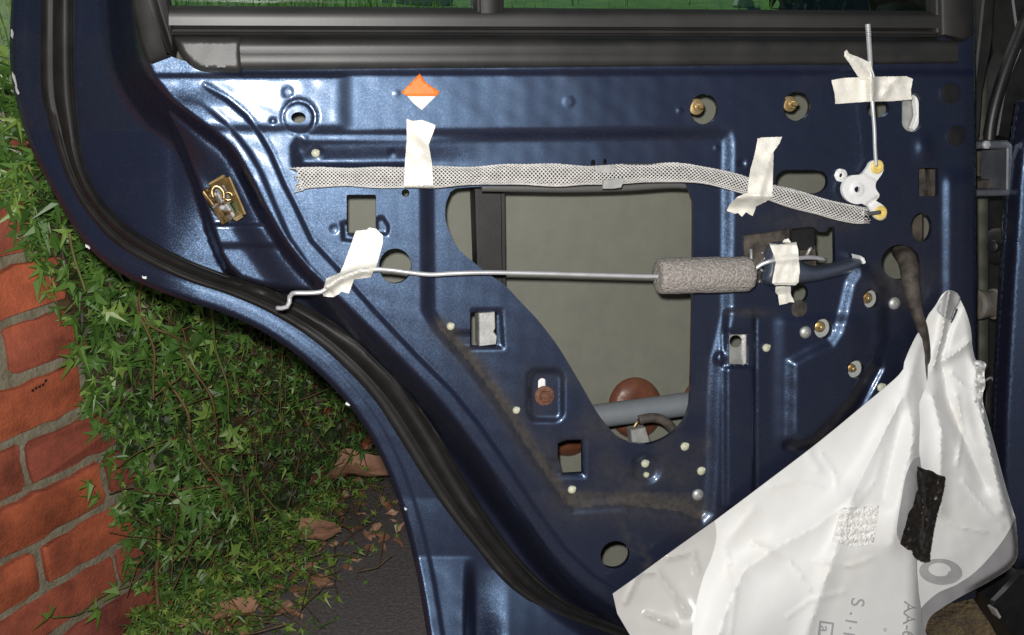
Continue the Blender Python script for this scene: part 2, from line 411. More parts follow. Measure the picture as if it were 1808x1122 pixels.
CREC = np.array([(524,262),(532,250),(545,245),(760,241),(1268,236),(1282,240),(1285,252),(1284,300),(1282,560),(1262,640),(1258,700),(1255,840),(1250,905),(1238,918),(1200,903),(1100,890),(1012,896),(998,888),(985,868),(935,795),(890,722),(832,642),(776,580),(757,548),(755,340),(748,300),(735,293),(535,295),(526,290)])
GA = [(336,168),(372,196),(410,230),(440,268),(461,305),(485,362),(511,421),(545,470),(603,526)]
GB = [(362,150),(398,172),(434,203),(460,236),(480,271),(503,325),(521,360),(552,425),(596,472),(660,545),(740,630),(800,690),(850,752),(900,825),(950,900),(1000,968),(1050,1015),(1110,1050)]
HR = np.array([(1397,640),(1430,622),(1466,606),(1480,585),(1487,556),(1500,500),(1520,470),(1560,500),(1560,600),(1546,640),(1500,712),(1440,775),(1412,786),(1396,770)])
BLK = rrect(1281, 548, 1333, 900, 8)
LEDGE = [(776,582),(832,644),(890,724),(935,797),(985,870),(998,890),(1012,897),(1100,891),(1200,904),(1240,921)]

def bowl(d, x, y, cx, cy, r, w, a):
    return d + a * ss(-(np.hypot(x - cx, y - cy) - r), -w / 2, w / 2)
def blk(d, x, y, poly, w, a):
    return d + a * ss(-sdf(x, y, poly), -w / 2, w / 2)

def panel_h(x, y):
    x = np.asarray(x, float); y = np.asarray(y, float); d = np.zeros(x.shape)
    # the broad recess round the big opening
    d -= .0075 * ss(-sdf(x, y, CREC), -16, 13)
    d += (.0042 - .0034 * ss(y, 250, 290)) * ss(y, 236, 250) * (1 - ss(y, 284, 297)) * ss(x, 524, 540) * (1 - ss(x, 700, 900)) - .0016 * ss(y, 252, 290) * (1 - ss(y, 286, 298)) * ss(x, 524, 540) * (1 - ss(x, 700, 900))
    # right hand raised pressings
    d += .004 * ss(x, 1358, 1392) * ss(y, 548, 575) * (1 - ss(y, 770, 800)) * (1 - ss(x, 1500, 1540))
    d += .0075 * ss(-sdf(x, y, HR), -13, 14)
    d += .004 * ss(-sdf(x, y, BLK), -8, 8) + .0012 * ss(y, 646, 652) * ss(-sdf(x, y, BLK), -6, 6)
    d += .005 * ss(x, 1658, 1682) * ss(y, 290, 330)
    d -= .003 * ss(x, 1700, 1724)
    d += .004 * np.exp(-((x - 1632) / 14) ** 2 - ((y - 262) / 22) ** 2)
    d -= .004 * ss(x, 1560, 1600) * ss(y, 560, 640)
    d -= .005 * ss(-(y - 905), 0, 1) * 0
    # step next to the upper left mounting, and the belt's rolled edge
    d += .0028 * (1 - ss(x, 592, 626)) * ss(y, 128, 140) * (1 - ss(y, 218, 236))
    d -= .0035 * (1 - ss(y, 121, 136)) * ss(x, 345, 420)
    # swage lines beside the edge
    ga = sdf(x, y, np.vstack([GA, [(700,640),(1800,640),(1800,-90),(300,-90)]])); d += .0030 * ss(ga, -6, 6) * ss(y, 168, 215) * (1 - ss(y, 470, 530))
    d -= .0012 * (1 - ss(dist_line(x, y, GB), 0, 8))
    d -= .004 * (1 - ss(dist_line(x, y, [(1552,650),(1520,712),(1482,762),(1455,788)]), 0, 12)) + .004 * (1 - ss(dist_line(x, y, [(1390,788),(1410,796),(1446,794)]), 0, 12)) + .003 * (1 - ss(dist_line(x, y, [(1334,562),(1334,900)]), 0, 5))
    gside = sdf(x, y, np.vstack([GB, [(1300,1100),(1800,1100),(1800,-90),(300,-90)]]))
    d += .0034 * ss(gside, -6, 7) * ss(y, 150, 190)
    # local dishes
    d = blk(d, x, y, rrect(934, 655, 993, 742, 14), 14, -.005)
    d = blk(d, x, y, np.array([(796,588),(836,588),(836,550),(884,550),(888,614),(800,616)]), 12, -.004)
    d = blk(d, x, y, np.array([(966,812),(986,812),(990,778),(1032,778),(1032,842),(975,842)]), 12, -.003)
    d = bowl(d, x, y, 1141, 828, 23, 16, -.004)
    d -= .0010 * (1 - ss(np.abs(np.hypot(x - 527, y - 208) - 28.5), 0, 5.5)); d -= .0010 * (1 - ss(np.abs(np.hypot(x - 527, y - 208) - 31 ), 0, 8)) * ss(y - x + 319, 10, -20)
    d = bowl(d, x, y, 508, 163, 9, 6, -.0009)
    for cx, cy, r, a in ((692,271,6,-.002),(448,447,8,-.003),(590,405,7,-.002),(1310,288,6,-.003),(482,214,5,-.003),(1200,196,4,.002),(1265,262,4,.002),(700,165,5,.001),(1004,180,9,.001),(560,270,10,-.002)):
        d = bowl(d, x, y, cx, cy, r, 6, a * .5)
    for cx, cy, r in ((1677,165,18),(1688,240,18)):
        d = bowl(d, x, y, cx, cy, r, 5, .0009); d = bowl(d, x, y, cx, cy, r - 6, 5, -.0012)
    # lips of the clip holes
    for pl in (np.array([(604,395),(614,392),(616,412),(645,420),(645,428),(606,424)]), np.array([(664,388),(676,384),(686,400),(684,414),(664,412)])):
        d = blk(d, x, y, pl, 8, -.003)
    d = blk(d, x, y, rrect(1274, 584, 1330, 650, 6), 8, -.0025)
    d = bowl(d, x, y, 1271, 632, 9, 12, .003)
    # outside the ridge: the shut face drops to the flange that carries the seal
    s = sdf(x, y, PP)
    prof = -.062 * ss(s, -5, 46)
    pad = -.027 - .045 * ss(sdf(x, y, PAD), -8, 16)
    pad = pad + .004 * ss(y, 392, 402) * (1 - ss(y, 428, 440))
    e = np.maximum(prof, pad) - .012 * ss(s, 20, 75)
    hem = sdf(x, y, np.vstack([OUT, [(2200,1200),(2200,-70)]]))
    e += (.0004 + .0009 * ss(y, 520, 640)) * (1 - ss(-hem, 23, 31)) - .006 * (1 - ss(-hem, 0, 9))
    e += .00008 * np.maximum(0, y - 880) * ss(s, 20, 80) + .00026 * np.maximum(0, y - 984) * (1 - ss(x, 818, 842)) * ss(s, 30, 80) + .00013 * np.maximum(0, y - 1005) * ss(x, 835, 900) * ss(s, 30, 80)
    tq = np.clip(365 - x, 0, 420); tq = np.where(tq < 90, tq * tq / 180, tq - 45); e -= .00026 * tq * ss(s, 10, 60) + .00010 * np.clip(y - 60, 0, 170) * ss(s, 20, 70) * (1 - ss(x, 300, 380)) - .00008 * np.clip(y - 230, 0, 220) * ss(s, 20, 70) * (1 - ss(x, 300, 380))
    e += .0012 * noise2(x, y, 260, 3) * ss(s, 0, 60)
    d = np.where(s > -5, e + d * (1 - ss(s, -5, 20)), d + prof)
    d += .00035 * noise2(x, y, 170, 5) + .00012 * noise2(x, y, 50, 9)
    return d

MAIN = catmull([(800,336),(830,331),(1000,325),(1190,318),(1211,326),(1222,350),(1225,380),(1223,560),(1220,690),(1215,728),(1202,752),(1178,772),(1148,784),(1118,783),(1094,774),(1072,752),(1050,722),(1020,670),(985,612),(950,566),(918,532),(893,506),(852,476),(812,442),(797,418),(787,390),(787,362),(793,345)], 5, True)
def slot(x0, y0, x1, y1): return rrect(x0, y0, x1, y1, min(x1 - x0, y1 - y0) / 2 - .1, 8)
HOLES = [MAIN,
    ellipse(698,470,29,31,32), rrect(612,344,664,412,3), rrect(830,552,877,612,3),
    np.array([(985,783),(1000,778),(1028,777),(1029,836),(992,838),(986,810)]), ellipse(1086,980,26,24,32,-.5),
    ellipse(1243,193,25,27,32), ellipse(1407,188,24,26,32), slot(1369,300,1462,342), slot(1592,165,1628,233), ellipse(1550,192,20,17,24),
    rrect(1622,297,1657,347,3), ellipse(1627,402,19,26,28), ellipse(1590,463,34,31,32), ellipse(1538,528,14,17,24), ellipse(1453,580,16,18,24), ellipse(1511,652,15,17,24),
    rrect(1287,590,1322,645,3), ellipse(716,341,7,7,16), ellipse(527,208,13,10,20), slot(950,668,964,700),
    np.array([(1396,404),(1437,402),(1445,410),(1458,410),(1464,402),(1474,400),(1475,462),(1470,478),(1400,478)]), ellipse(1412,518,15,17,20), ellipse(1047,288,4,6,12), ellipse(1068,286,3,6,12),
    ellipse(393,358,24,33,24,-.35)]
PANEL_OUT = np.vstack([OUT, [(900,1200),(1300,1200),(1722,1200),(1724,800),(1724,500),(1722,250),(1720,-70),(1200,-70),(1200,100),(310,100),(285,60),(270,-70)]])
# the panel itself stops under the belt strips: the window opening above them is open
PANEL_OUT = np.vstack([OUT, [(900,1200),(1200,1190),(1400,1130),(1640,1072),(1724,1056),(1724,800),(1724,500),(1722,250),(1720,-70),(1662,-70),(1662,60),(1655,98),(345,112),(318,106),(292,96),(262,40),(246,-70)]])
P, Fc, v2 = sheet(PANEL_OUT, HOLES, panel_h, 3.3, thick=.006, rim=True)
ip = link('inner_panel', P, Fc, M['paint'], door, sharp=82)
dirt = np.zeros(len(P)); X, Y = v2[:, 0], v2[:, 1]
dl = dist_line(X, Y, LEDGE); above = inside(X, Y, CREC)
wd = np.where(Y > 870, 34, 19)
dirt = np.exp(-(dl / wd) ** 2) * np.where(above, 1, .35) * 1.15
dirt = np.maximum(dirt, .55 * np.exp(-((X - 1590) / 60) ** 2 - ((Y - 500) / 40) ** 2))
dirt = np.maximum(dirt, .5 * above * ss(Y, 500, 900) * (.5 + .5 * noise2(X, Y, 90, 21)))
dirt = np.maximum(dirt, .4 * np.exp(-((X - 1430) / 90) ** 2 - ((Y - 390) / 30) ** 2))
dirt = np.maximum(dirt, .5 * np.exp(-(dist_line(X, Y, [(1080,900),(1140,990),(1150,1040)]) / 12) ** 2) * (.5 + .5 * noise2(X, Y, 24, 8)))
dirt = np.maximum(dirt, .5 * np.exp(-((X - 1320) / 40) ** 2 - ((Y - 552) / 8) ** 2))
dirt = np.maximum(dirt, .45 * np.exp(-(dist_line(X, Y, [(1540,650),(1500,712),(1440,778),(1400,788)]) / 8) ** 2))
at = ip.data.attributes.new('dirt', 'FLOAT', 'POINT'); at.data.foreach_set('value', dirt.astype(np.float32))

# paint chips along the hem
for px, py, a, l in ((22,140,1.3,16),(27,160,1.2,8),(152,436,.7,6),(611,714,.8,4),(713,899,1.2,3),(18,60,1.4,8),(252,490,.5,4)):
    o = ellipse(px + 3, py, l, 2.2, 10, a); o += rng.uniform(-1.2, 1.2, o.shape)
    h = panel_h(o[:, 0], o[:, 1]) + .0009
    link('paint_chip', W(o[:, 0], o[:, 1], h), [list(range(10))[::-1]], M['white_pl'], door, smooth=False)

# outer skin: the olive inside of it shows through every opening
so = np.vstack([OUT[::2] + [6, 0], [(900,1200),(1200,1192),(1400,1132),(1640,1074),(1745,1052),(1745,60),(300,60),(200,-70)]])
def skin_h(x, y): return -.096 + .010 * np.sin((y - 60) / 1140 * math.pi) * -1 + .0004 * noise2(x, y, 420, 2) - .00032 * np.clip(345 - x, 0, 400)
P, Fc, v2 = sheet(so, [], skin_h, 24, thick=.0015)
link('outer_skin', P, Fc, [M['skin']], door)

# rubber door seal: a swept channel with a bulb lying on the flange
def seal():
    a = catmull(SOUT, 10); b = catmull(SIN, 10); n = 150
    def even(p):
        s = np.r_[0, np.cumsum(np.linalg.norm(np.diff(p, axis=0), axis=1))]; t = np.linspace(0, s[-1], n)
        return np.stack([np.interp(t, s, p[:, 0]), np.interp(t, s, p[:, 1])], 1)
    a, b = even(a), even(b)
    prof = [(0,-.002),(.03,.006),(.14,.009),(.26,.008),(.33,.005),(.37,.0045),(.42,.008),(.52,.014),(.63,.017),(.75,.015),(.84,.010),(.88,.007),(.91,.007),(.95,.009),(1.0,.006),(1.02,-.002)]
    V = []; 
    for t, h in prof:
        q = a + (b - a) * t; w = .0006 * np.sin(np.arange(n) * .9 + 7 * t) * 0
        base = panel_h(q[:, 0], q[:, 1]); base = np.minimum(base, -.058)
        V.append(W(q[:, 0], q[:, 1], base + h + w))
    m = len(prof); V = np.concatenate(V); Fq = [[i * n + k, (i + 1) * n + k, (i + 1) * n + k + 1, i * n + k + 1] for i in range(m - 1) for k in range(n - 1)]
    return link('door_seal', V, Fq, M['rubber'], door, sharp=60)
seal()

# window: glass, belt strips, posts
P, Fc, v2 = sheet([(170,-280),(1690,-280),(1690,52),(262,40),(250,-60)], [], lambda x, y: -.020 + 0 * x, 60, thick=.004)
link('window_glass', P, Fc, M['glass'], door)
def strip(name, prof, x0, x1, m, dy0, dy1, n=60, wave=0):
    xs = np.linspace(x0, x1, n); V = []
    for i, (y, d) in enumerate(prof):
        f = (xs - 300) / 1390
        yy = y + (dy0[i] if hasattr(dy0, '__len__') else dy0) * (1 - f) + (dy1[i] if hasattr(dy1, '__len__') else dy1) * f + wave * np.sin(xs / 90 + i)
        V.append(W(xs, yy, d + 0 * xs))
    k = len(prof); V = np.concatenate(V)
    Fq = [[i * n + j, (i + 1) * n + j, (i + 1) * n + j + 1, i * n + j + 1] for i in range(k - 1) for j in range(n - 1)]
    Fq += [[i * n for i in range(k)], [i * n + n - 1 for i in range(k)][::-1]]
    return link(name, V, Fq, m, door, sharp=48)
strip('belt_rail', [(10,-.016),(16,-.006),(20,-.0012),(24,0),(34,-.0004),(45,-.0010),(47,-.012),(50,-.014)], 298, 1664, M['trim'], 0, [10,9,8,7,6,5,5,5])
strip('belt_lip', [(48,-.016),(52,-.006),(56,-.005),(58,.000),(60,.0015),(62,0),(63,-.008)], 302, 1672, M['trim'], 0, 4)
strip('weatherstrip', [(62,-.012),(66,-.003),(70,.002),(76,.0045),(84,.005),(94,.0042),(96,.0046),(108,.0046),(114,.004),(119,.001),(121,-.006)], 422, 1692, M['rubber2'], [0,0,0,0,0,0,0,0,4,6,6], [6,6,4,2,0,0,0,-3,-6,-8,-8], wave=.25)
ep = catmull([(309,66),(330,64),(380,65),(424,66),(428,90),(427,126),(395,128),(360,127),(340,119),(322,102),(312,84)], 5, True)
P, Fc, v2 = sheet(ep, [], lambda x, y: .002 + .005 * ss(-sdf(x, y, ep), 0, 9) + .0001 * noise2(x, y, 60, 4), 5, thick=.008)
link('weatherstrip_end', P, Fc, M['rubber2'], door, sharp=50)
MB().add(*prism([(150,-280),(184,-280),(262,-60),(285,40),(303,96),(300,101),(268,113),(258,108),(244,70),(232,10),(226,-70)], -.05, .006, .004)).add(*prism([(183,-280),(203,-280),(283,-60),(304,40),(306,70),(302,92),(286,44)], -.05, -.004, .002)).build('window_post', M['rubber'], door, sharp=50)
MB().add(*prism([(834,-280),(890,-280),(890,39),(842,40)], -.034, -.004, .0015)).add(*prism([(843,-280),(881,-280),(882,36),(848,36)], -.004, -.001, .001)).build('window_divider', M['rubber'], door, sharp=50)
MB().add(*prism([(1656,-280),(1720,-280),(1722,60),(1702,74),(1664,62)], -.05, .004, .003)).add(*prism([(1648,-280),(1658,-280),(1666,60),(1654,58)], -.03, -.002, .002)).build('window_pillar', M['rubber'], door, sharp=50)

# inside the door cavity
MB().add(*prism([(838,250),(888,250),(891,540),(848,540)], -.088, -.052, .001)).add(*prism([(836,250),(843,250),(850,540),(845,540)], -.06, -.048)).add(*prism([(884,250),(890,250),(893,540),(888,540)], -.06, -.048)).build('glass_channel', M['rubber'], door, sharp=40)
b0, b1 = W(985, 745, -.05), W(1300, 702, -.05)
MB().add(*tube(np.linspace(b0, b1, 12), .0135, 20)).build('impact_bar', M['bar'], door)
for cx, cy, rx, ry in ((1122,722,50,56),(1243,716,40,48),(1001,756,51,52)):
    rot = -.06; a = []
    n = 28; V = [W(cx, cy, skin_h(np.array(cx), np.array(cy)) + .014)]; Fq = []
    rings = [(.35,.014),(.6,.0125),(.8,.009),(.93,.004),(1,-.004)]
    for i, (k, h) in enumerate(rings):
        e = ellipse(cx, cy, rx * k, ry * k, n, rot); e[:, 1] -= np.where(e[:, 1] < cy, 2, 0) * k
        V += list(W(e[:, 0], e[:, 1], skin_h(e[:, 0], e[:, 1]) + h + .0006 * noise2(e[:, 0], e[:, 1], 26, 6)))
        if i == 0: Fq += [[0, 1 + (j + 1) % n, 1 + j] for j in range(n)]
        else: Fq += [[1 + (i - 1) * n + j, 1 + (i - 1) * n + (j + 1) % n, 1 + i * n + (j + 1) % n, 1 + i * n + j] for j in range(n)]
    link('mastic_pad', V, Fq, M['mastic'], door)
MB().add(*tube(W(*catmull([(1128,742),(1150,738),(1170,742),(1186,756),(1196,776)], 4).T, -.034), .0055, 10)).build('cavity_cable', M['harness'], door)
MB().add(*tube(np.linspace(W(1118, 757, -.03), W(1126, 744, -.03), 4), .0016, 8)).build('cable_tip', M['brass'], door)
MB().add(*prism([(1114,760),(1140,755),(1148,780),(1148,800),(1118,800)], -.05, -.036, .001)).build('cavity_bracket', M['dull_steel'], door, smooth=False)
MB().add(*prism([(845,553),(874,551),(875,580),(872,586),(878,594),(876,609),(846,612)], -.03, -.009, .001)).build('rail_bracket', M['dull_steel'], door, smooth=False)
P, Fc, v2 = sheet([(1280,588),(1312,586),(1322,588),(1322,650),(1283,650)], [ellipse(1299,603,11,11,20)], lambda x, y: -.013 + .002 * ss(x, 1311, 1315), 4, thick=.0015)
link('rail_bracket', P, Fc, M['dull_steel'], door, sharp=40)
MB().add(*prism([(1590,160),(1660,160),(1660,246),(1590,246)], -.03, -.022, .001)).build('rail_bracket', M['dull_steel'], door, smooth=False)
MB().add(*prism([(1616,168),(1626,176),(1634,200),(1630,226),(1616,236),(1612,226),(1620,204)], -.02, -.013, .001)).build('rail_bracket', M['white_pl'], door, smooth=False)
MB().add(*prism([(1615,290),(1632,290),(1638,352),(1615,352)], -.06, -.02)).add(*prism([(1640,290),(1660,290),(1660,352),(1646,352)], -.05, -.03)).add(*prism([(1612,372),(1628,372),(1628,430),(1612,430)], -.05, -.03)).build('cavity_rib', M['harness'], door, smooth=False)
for poly in ([(1515,505),(1565,505),(1565,552),(1515,552)], [(1430,555),(1480,555),(1480,605),(1430,605)], [(1490,630),(1535,630),(1535,676),(1490,676)]):
    MB().add(*prism(poly, -.026, -.018, .001)).build('regulator_plate', M['plate'], door, smooth=False)

def hexbolt(px, py, d, rw, rh, m, name='bolt', stud=False):
    o, ex, ey, nn, s = frame(px, py, d)
    b = MB().add(*lathe(o, nn, [(rw * s, -.001), (rw * s, .0012), (rw * s * .85, .0018)], 22))
    b.add(*lathe(o + nn * .0015, nn, [(rh * s, 0), (rh * s, .0035), (rh * s * .82, .0045)], 6))
    b.add(*lathe(o + nn * .0055, nn, [(rh * s * .55, 0), (rh * s * .55, .001 if not stud else .008), (rh * s * .4, .0014 if not stud else .009)], 14))
    return b.build(name, m, door, sharp=30)
# studs seen through the two round holes, and small bolts of the regulator
hexbolt(1229,189,-.024,13,8,M['brass'],stud=True); hexbolt(1394,184,-.024,12,8,M['brass'],stud=True)
hexbolt(1530,526,-.016,9,6,M['brass']); hexbolt(1447,577,-.016,9,6,M['brass']); hexbolt(1503,650,-.016,7,5,M['brass'])
hexbolt(961,699,float(panel_h(np.array(961.),np.array(715.)))+.001,17,10,M['rust'])
MB().add(*prism(slot(949,667,965,702), -.02, -.017)).build('slot_plate', M['white_pl'], door, smooth=False)
def screw(px, py, m=M['steel']):
    d = float(panel_h(np.array(float(px)), np.array(float(py)))); o, ex, ey, nn, s = frame(px, py, d)
    b = MB().add(*lathe(o, nn, [(10*s,0),(10*s,.0008),(8.5*s,.0022),(5*s,.0034),(2.6*s,.0037),(2.2*s,.0022)], 22))
    return b.build('screw', M['dull_steel'], door, sharp=40)
for q in ((1579,536),(1422,587),(1232,874)): screw(*q)
def clip(px, py, r=9, push=False):
    r = r * .86
    d = float(panel_h(np.array(float(px)), np.array(float(py)))); o, ex, ey, nn, s = frame(px, py, d)
    rs = r * s * rng.uniform(.9, 1.05); h = rng.uniform(.8, 1.1)
    b = MB().add(*lathe(o, nn, [(rs*.8,-.001),(rs,.0012*h),(rs*1.0,.0025*h),(rs*.75,.0042*h),(rs*.35,.005*h)], 9))
    b.add(*lathe(o + ex * rs * .5 + ey * rs * .4, nn, [(rs*.45,0),(rs*.45,.0035*h),(rs*.2,.0045*h)], 6))
    return b.build('trim_clip', M['clip'], door, sharp=35)
for q in ((795,576,9),(911,724,8),(1009,864,9),(1208,788,8.5),(1237,831,8.5),(1138,818,9),(1140,838,6),(1352,614,8),(1555,684,9),(557,271,9)): clip(*q)
MB().add(*lathe(*(lambda q: (q[0], q[3]))(frame(1410,545,float(panel_h(np.array(1410.),np.array(545.))))), [(.0095,0),(.0095,.0015),(.006,.003),(.003,.003)], 24)).build('rubber_plug', M['harness'], door, sharp=40)
MB().add(*lathe(*(lambda q: (q[0], q[3]))(frame(1677,165,.0005)), [(.011,0),(.0108,.0012),(.008,.0018)], 24)).build('rubber_plug', M['black'], door, sharp=40)
MB().add(*lathe(*(lambda q: (q[0], q[3]))(frame(1688,240,.0005)), [(.011,0),(.0108,.0012),(.008,.0018)], 24)).build('rubber_plug', M['black'], door, sharp=40)
# cable clamp over the harness
cl = MB().add(*prism([(1050,293),(1084,291),(1085,305),(1052,305)], .0195, .0212)).add(*prism([(1066,318),(1104,314),(1097,332),(1082,334),(1064,334)], .0175, .0205, .0006))
cl.build('harness_clamp', M['dull_steel'], door, smooth=False)

# sticker
stk = MB()
o1 = np.array([(741,130),(752,146),(765,155),(777,163),(770,170),(719,170),(708,164),(722,150)]); o2 = np.array([(719,170),(770,170),(757,183),(745,195),(730,183)])
for q in (o1, o2):
    q = resample(q, 4); 
stk1 = sheet(o1, [], lambda x, y: panel_h(x, y) + .0012, 5, thick=.0004)
sk = link('warning_sticker', stk1[0], stk1[1], M['orange'], door)
stk2 = sheet(o2, [], lambda x, y: panel_h(x, y) + .0013, 5, thick=.0004)
link('sticker_base', stk2[0], stk2[1], M['white_pl'], sk)

# latch: bent zinc plate, forked catch, pawl and pin on the shut face
lt = MB()
def LP(u, v): # the latch's own axes, u along its short side, v down its long side (0..1)
    return np.array([357 + 44 * u + 28 * v, 334 - 18 * u + 66 * v])
def lpoly(pts): return np.array([LP(*q) for q in pts])
LC = W(*LP(.5, .5), -.022); LU = W(*LP(1, .5), -.022) - W(*LP(0, .5), -.022); LU /= np.linalg.norm(LU); LV = np.cross(NRM, LU)
def tilt(vf, au, av, lift=0.0):
    V, Fq = vf; c = V.mean(0); R1 = np.array(Matrix.Rotation(math.radians(au), 3, Vector(LU))); R2 = np.array(Matrix.Rotation(math.radians(av), 3, Vector(LV)))
    return (V - c) @ R1.T @ R2.T + c + NRM * lift, Fq
def lp(poly, d0, d1, au=0, av=0, b=.0008): return tilt(prism(lpoly(poly), d0, d1, b), au, av)
latch = MB().add(*prism(lpoly([(0,.06),(.12,0),(.2,.06),(.5,.02),(.9,-.02),(1,.05),(1,.95),(.9,1),(.62,1),(.6,.94),(.42,.92),(.4,1),(.12,1),(.1,.62),(.02,.5)]), -.045, -.024, .0012)).build('latch', M['black'], door, smooth=False)
MB().add(*lp([(.10,.56),(.40,.48),(.44,.98),(.14,1.0)], -.030, -.020, 14, -24)).add(*lp([(.02,.10),(.14,.04),(.24,.46),(.08,.5)], -.03, -.018, 10, -34)).build('latch_plate', M['brown_zinc'], latch, smooth=False)
q = np.array([LP(*p) for p in ((.26,.30),(.30,.14),(.46,.06),(.62,.12),(.68,.28),(.60,.42))]); q = catmull(q, 1.5)
MB().add(*tube(W(q[:, 0], q[:, 1], -.014), .0022, 8)).build('latch_fork', M['brown_zinc'], latch)
for k, (u, v, r, h) in enumerate(((.20,.10,4,.006),(.26,.24,5,.008),(.30,.40,4.5,.007),(.47,.52,4,.010),(.50,.66,5.5,.010),(.54,.78,5,.009))):
    o, ex, ey, nn, s_ = frame(*LP(u, v), -.022)
    MB().add(*lathe(o, nn + ex * (.35 if k % 2 else -.3) + ey * .2, [(r*s_,-.002),(r*s_,h*.6),(r*s_*.8,h),(r*s_*.3,h+.001)], 10)).build('latch_rivet', M['steel'] if k in (1,4) else M['brown_zinc'], latch, smooth=False)
MB().add(*lp([(.44,.50),(.54,.46),(.66,.92),(.54,.98)], -.03, -.013, -12, 22)).add(*lp([(.32,.22),(.42,.18),(.48,.46),(.38,.5)], -.03, -.014, 8, 26)).build('latch_pawl', M['dull_steel'], latch, smooth=False)
MB().add(*lp([(.94,-.02),(1.03,-.02),(1.03,.98),(.95,.98)], -.03, -.010, 0, 30)).add(*lp([(.3,.05),(.34,-.01),(.9,-.07),(.98,-.03),(.9,.02)], -.03, -.011, -28, 0)).add(*lp([(.62,.92),(.98,.86),(1.0,.98),(.7,1.02)], -.03, -.013, 24, 0)).build('latch_flange', M['brass'], latch, smooth=False)
o, ex, ey, nn, s_ = frame(*LP(.80,.40), -.022)
MB().add(*tube(np.array([o + (ex * math.cos(a) + ey * math.sin(a)) * 7 * s_ + nn * .006 for a in np.linspace(0, 5.6, 26)]), .0013, 6)).build('latch_spring', M['brown_zinc'], latch)
MB().add(*lp([(.72,.60),(.95,.54),(.97,.84),(.80,.90)], -.03, -.019, 10, 18)).build('latch_cover', mat('green_zinc', (.10,.15,.06), .35, .7), latch, smooth=False)

# inner door handle and its mechanism in the panel's cutout
hd = MB().add(*prism([(1314,416),(1352,412),(1398,404),(1399,434),(1440,434),(1443,480),(1400,484),(1360,500),(1332,502),(1330,470),(1316,462)], -.012, .004, .001)).build('handle_housing', M['harness'], door, smooth=False)
MB().add(*prism([(1398,407),(1438,402),(1440,416),(1438,440),(1400,444)], -.004, .010, .001)).build('housing_plate', M['black'], hd, smooth=False)
q = np.array([(1345 + 6 * math.sin(t * 1.9), 446 + 9.6 * t) for t in np.linspace(0, 5.4, 60)])
MB().add(*tube(W(q[:, 0], q[:, 1], .009 + .004 * np.cos(np.linspace(0, 5.4, 60) * 1.9 * 3)), .0012, 6)).build('return_spring', M['dull_steel'], hd)
MB().add(*tube(W(*np.array([(1326,440),(1327,470),(1324,480)]).T, .008), .0016, 8)).build('housing_pin', M['dull_steel'], hd)
MB().add(*tube(W(*np.array([(1424,452),(1430,440),(1433,438)]).T, .012), .002, 8)).build('housing_pin', M['dull_steel'], hd)
HL = catmull([(1350,476),(1352,455),(1358,437),(1368,428),(1396,427),(1409,434),(1413,452),(1420,464),(1440,470),(1466,467),(1495,460),(1520,453),(1527,454),(1529,462),(1521,472),(1500,483),(1472,491),(1440,498),(1411,502),(1380,505),(1356,504),(1346,494)], 4, True)
hh = sheet(HL, [], lambda x, y: .008 + .020 * np.sqrt(np.clip(1 - (1 - np.clip(-sdf(x, y, HL) / 17, 0, 1)) ** 2, 0, 1)) - .004 * ss(x, 1420, 1530), 3.2, thick=.006)
hl = link('handle_lever', hh[0], hh[1], M['handle'], door, sharp=70)
MB().add(*prism([(1520,452),(1527,456),(1530,464),(1526,467),(1522,460)], .004, .0225, .001)).build('lever_tip', M['white_pl'], hl, smooth=False)

# =================================================================== WHAT IS TAPED TO THE DOOR
def C(pts, step=4.0): return catmull(pts, step)
# release rod with its foam sleeve
rp = C([(488,544),(498,544.5),(507,542),(511,534),(511.5,524),(517,518),(540,517.5),(562,516.5),(572,513),(584,503),(598,493),(606,489),(622,482),(640,477.5),(665,476),(690,477),(720,481),(760,485),(800,483),(860,481.5),(950,483),(1060,486),(1160,488.5),(1250,489),(1320,480),(1345,467),(1362,461),(1385,457),(1410,456),(1432,455),(1450,457),(1458,460)], 5)
dd = np.interp(rp[:, 0], [488,512,520,600,700,1160,1330,1360,1400,1440,1460], [.004,.008,.012,.012,.014,.022,.026,.032,.033,.026,.020])
rod = MB().add(*tube(W(rp[:, 0], rp[:, 1], dd), .0023, 10)).build('release_rod', M['steel'], None)
tag(rod, 'long bent steel latch rod running across the opening through a grey foam sleeve', 'rod')
a, b = W(1160, 488, .024), W(1327, 484, .026); L = np.linalg.norm(b - a); ax = (b - a) / L
R = .0185; prof = [(.0035,.0012),(.010,.0005),(R*.82,.0004),(R*.95,.0025),(R,.007)] + [(R * (1 + .012 * math.sin(i)), .007 + (L - .016) * i / 12) for i in range(1, 12)] + [(R,L-.009),(R*.97,L-.005),(R*.86,L-.0015),(R*.6,L),(.0035,L)]
fo = lathe(a, ax, prof, 40); V = fo[0]; 
V = V + (np.random.default_rng(3).normal(0, .00022, V.shape))
link('foam_sleeve', V, fo[1], M['foam'], rod)
# lock rod standing at the right
vp = C([(1532,43),(1534,70),(1536,100),(1537,128),(1539,160),(1541,190),(1544,230),(1545,262),(1547,294)], 5)
vr = MB().add(*tube(W(vp[:, 0], vp[:, 1], np.interp(vp[:, 1], [40,110,190,294], [.022,.012,.014,.011])), np.where(vp[:, 1] < 118, .0026, .0021), 10))
for y in np.arange(46, 66, 3.0):
    o, ex, ey, nn, s = frame(1532.3 + (y - 43) * .07, y, .0216); vr.add(*lathe(o, CU, [(.0026,0),(.0031,.0006),(.0026,.0012)], 10))
vr = vr.build('lock_rod', M['steel'], None)
tag(vr, 'thin upright lock rod held by crossed tape above the white bell crank', 'rod')
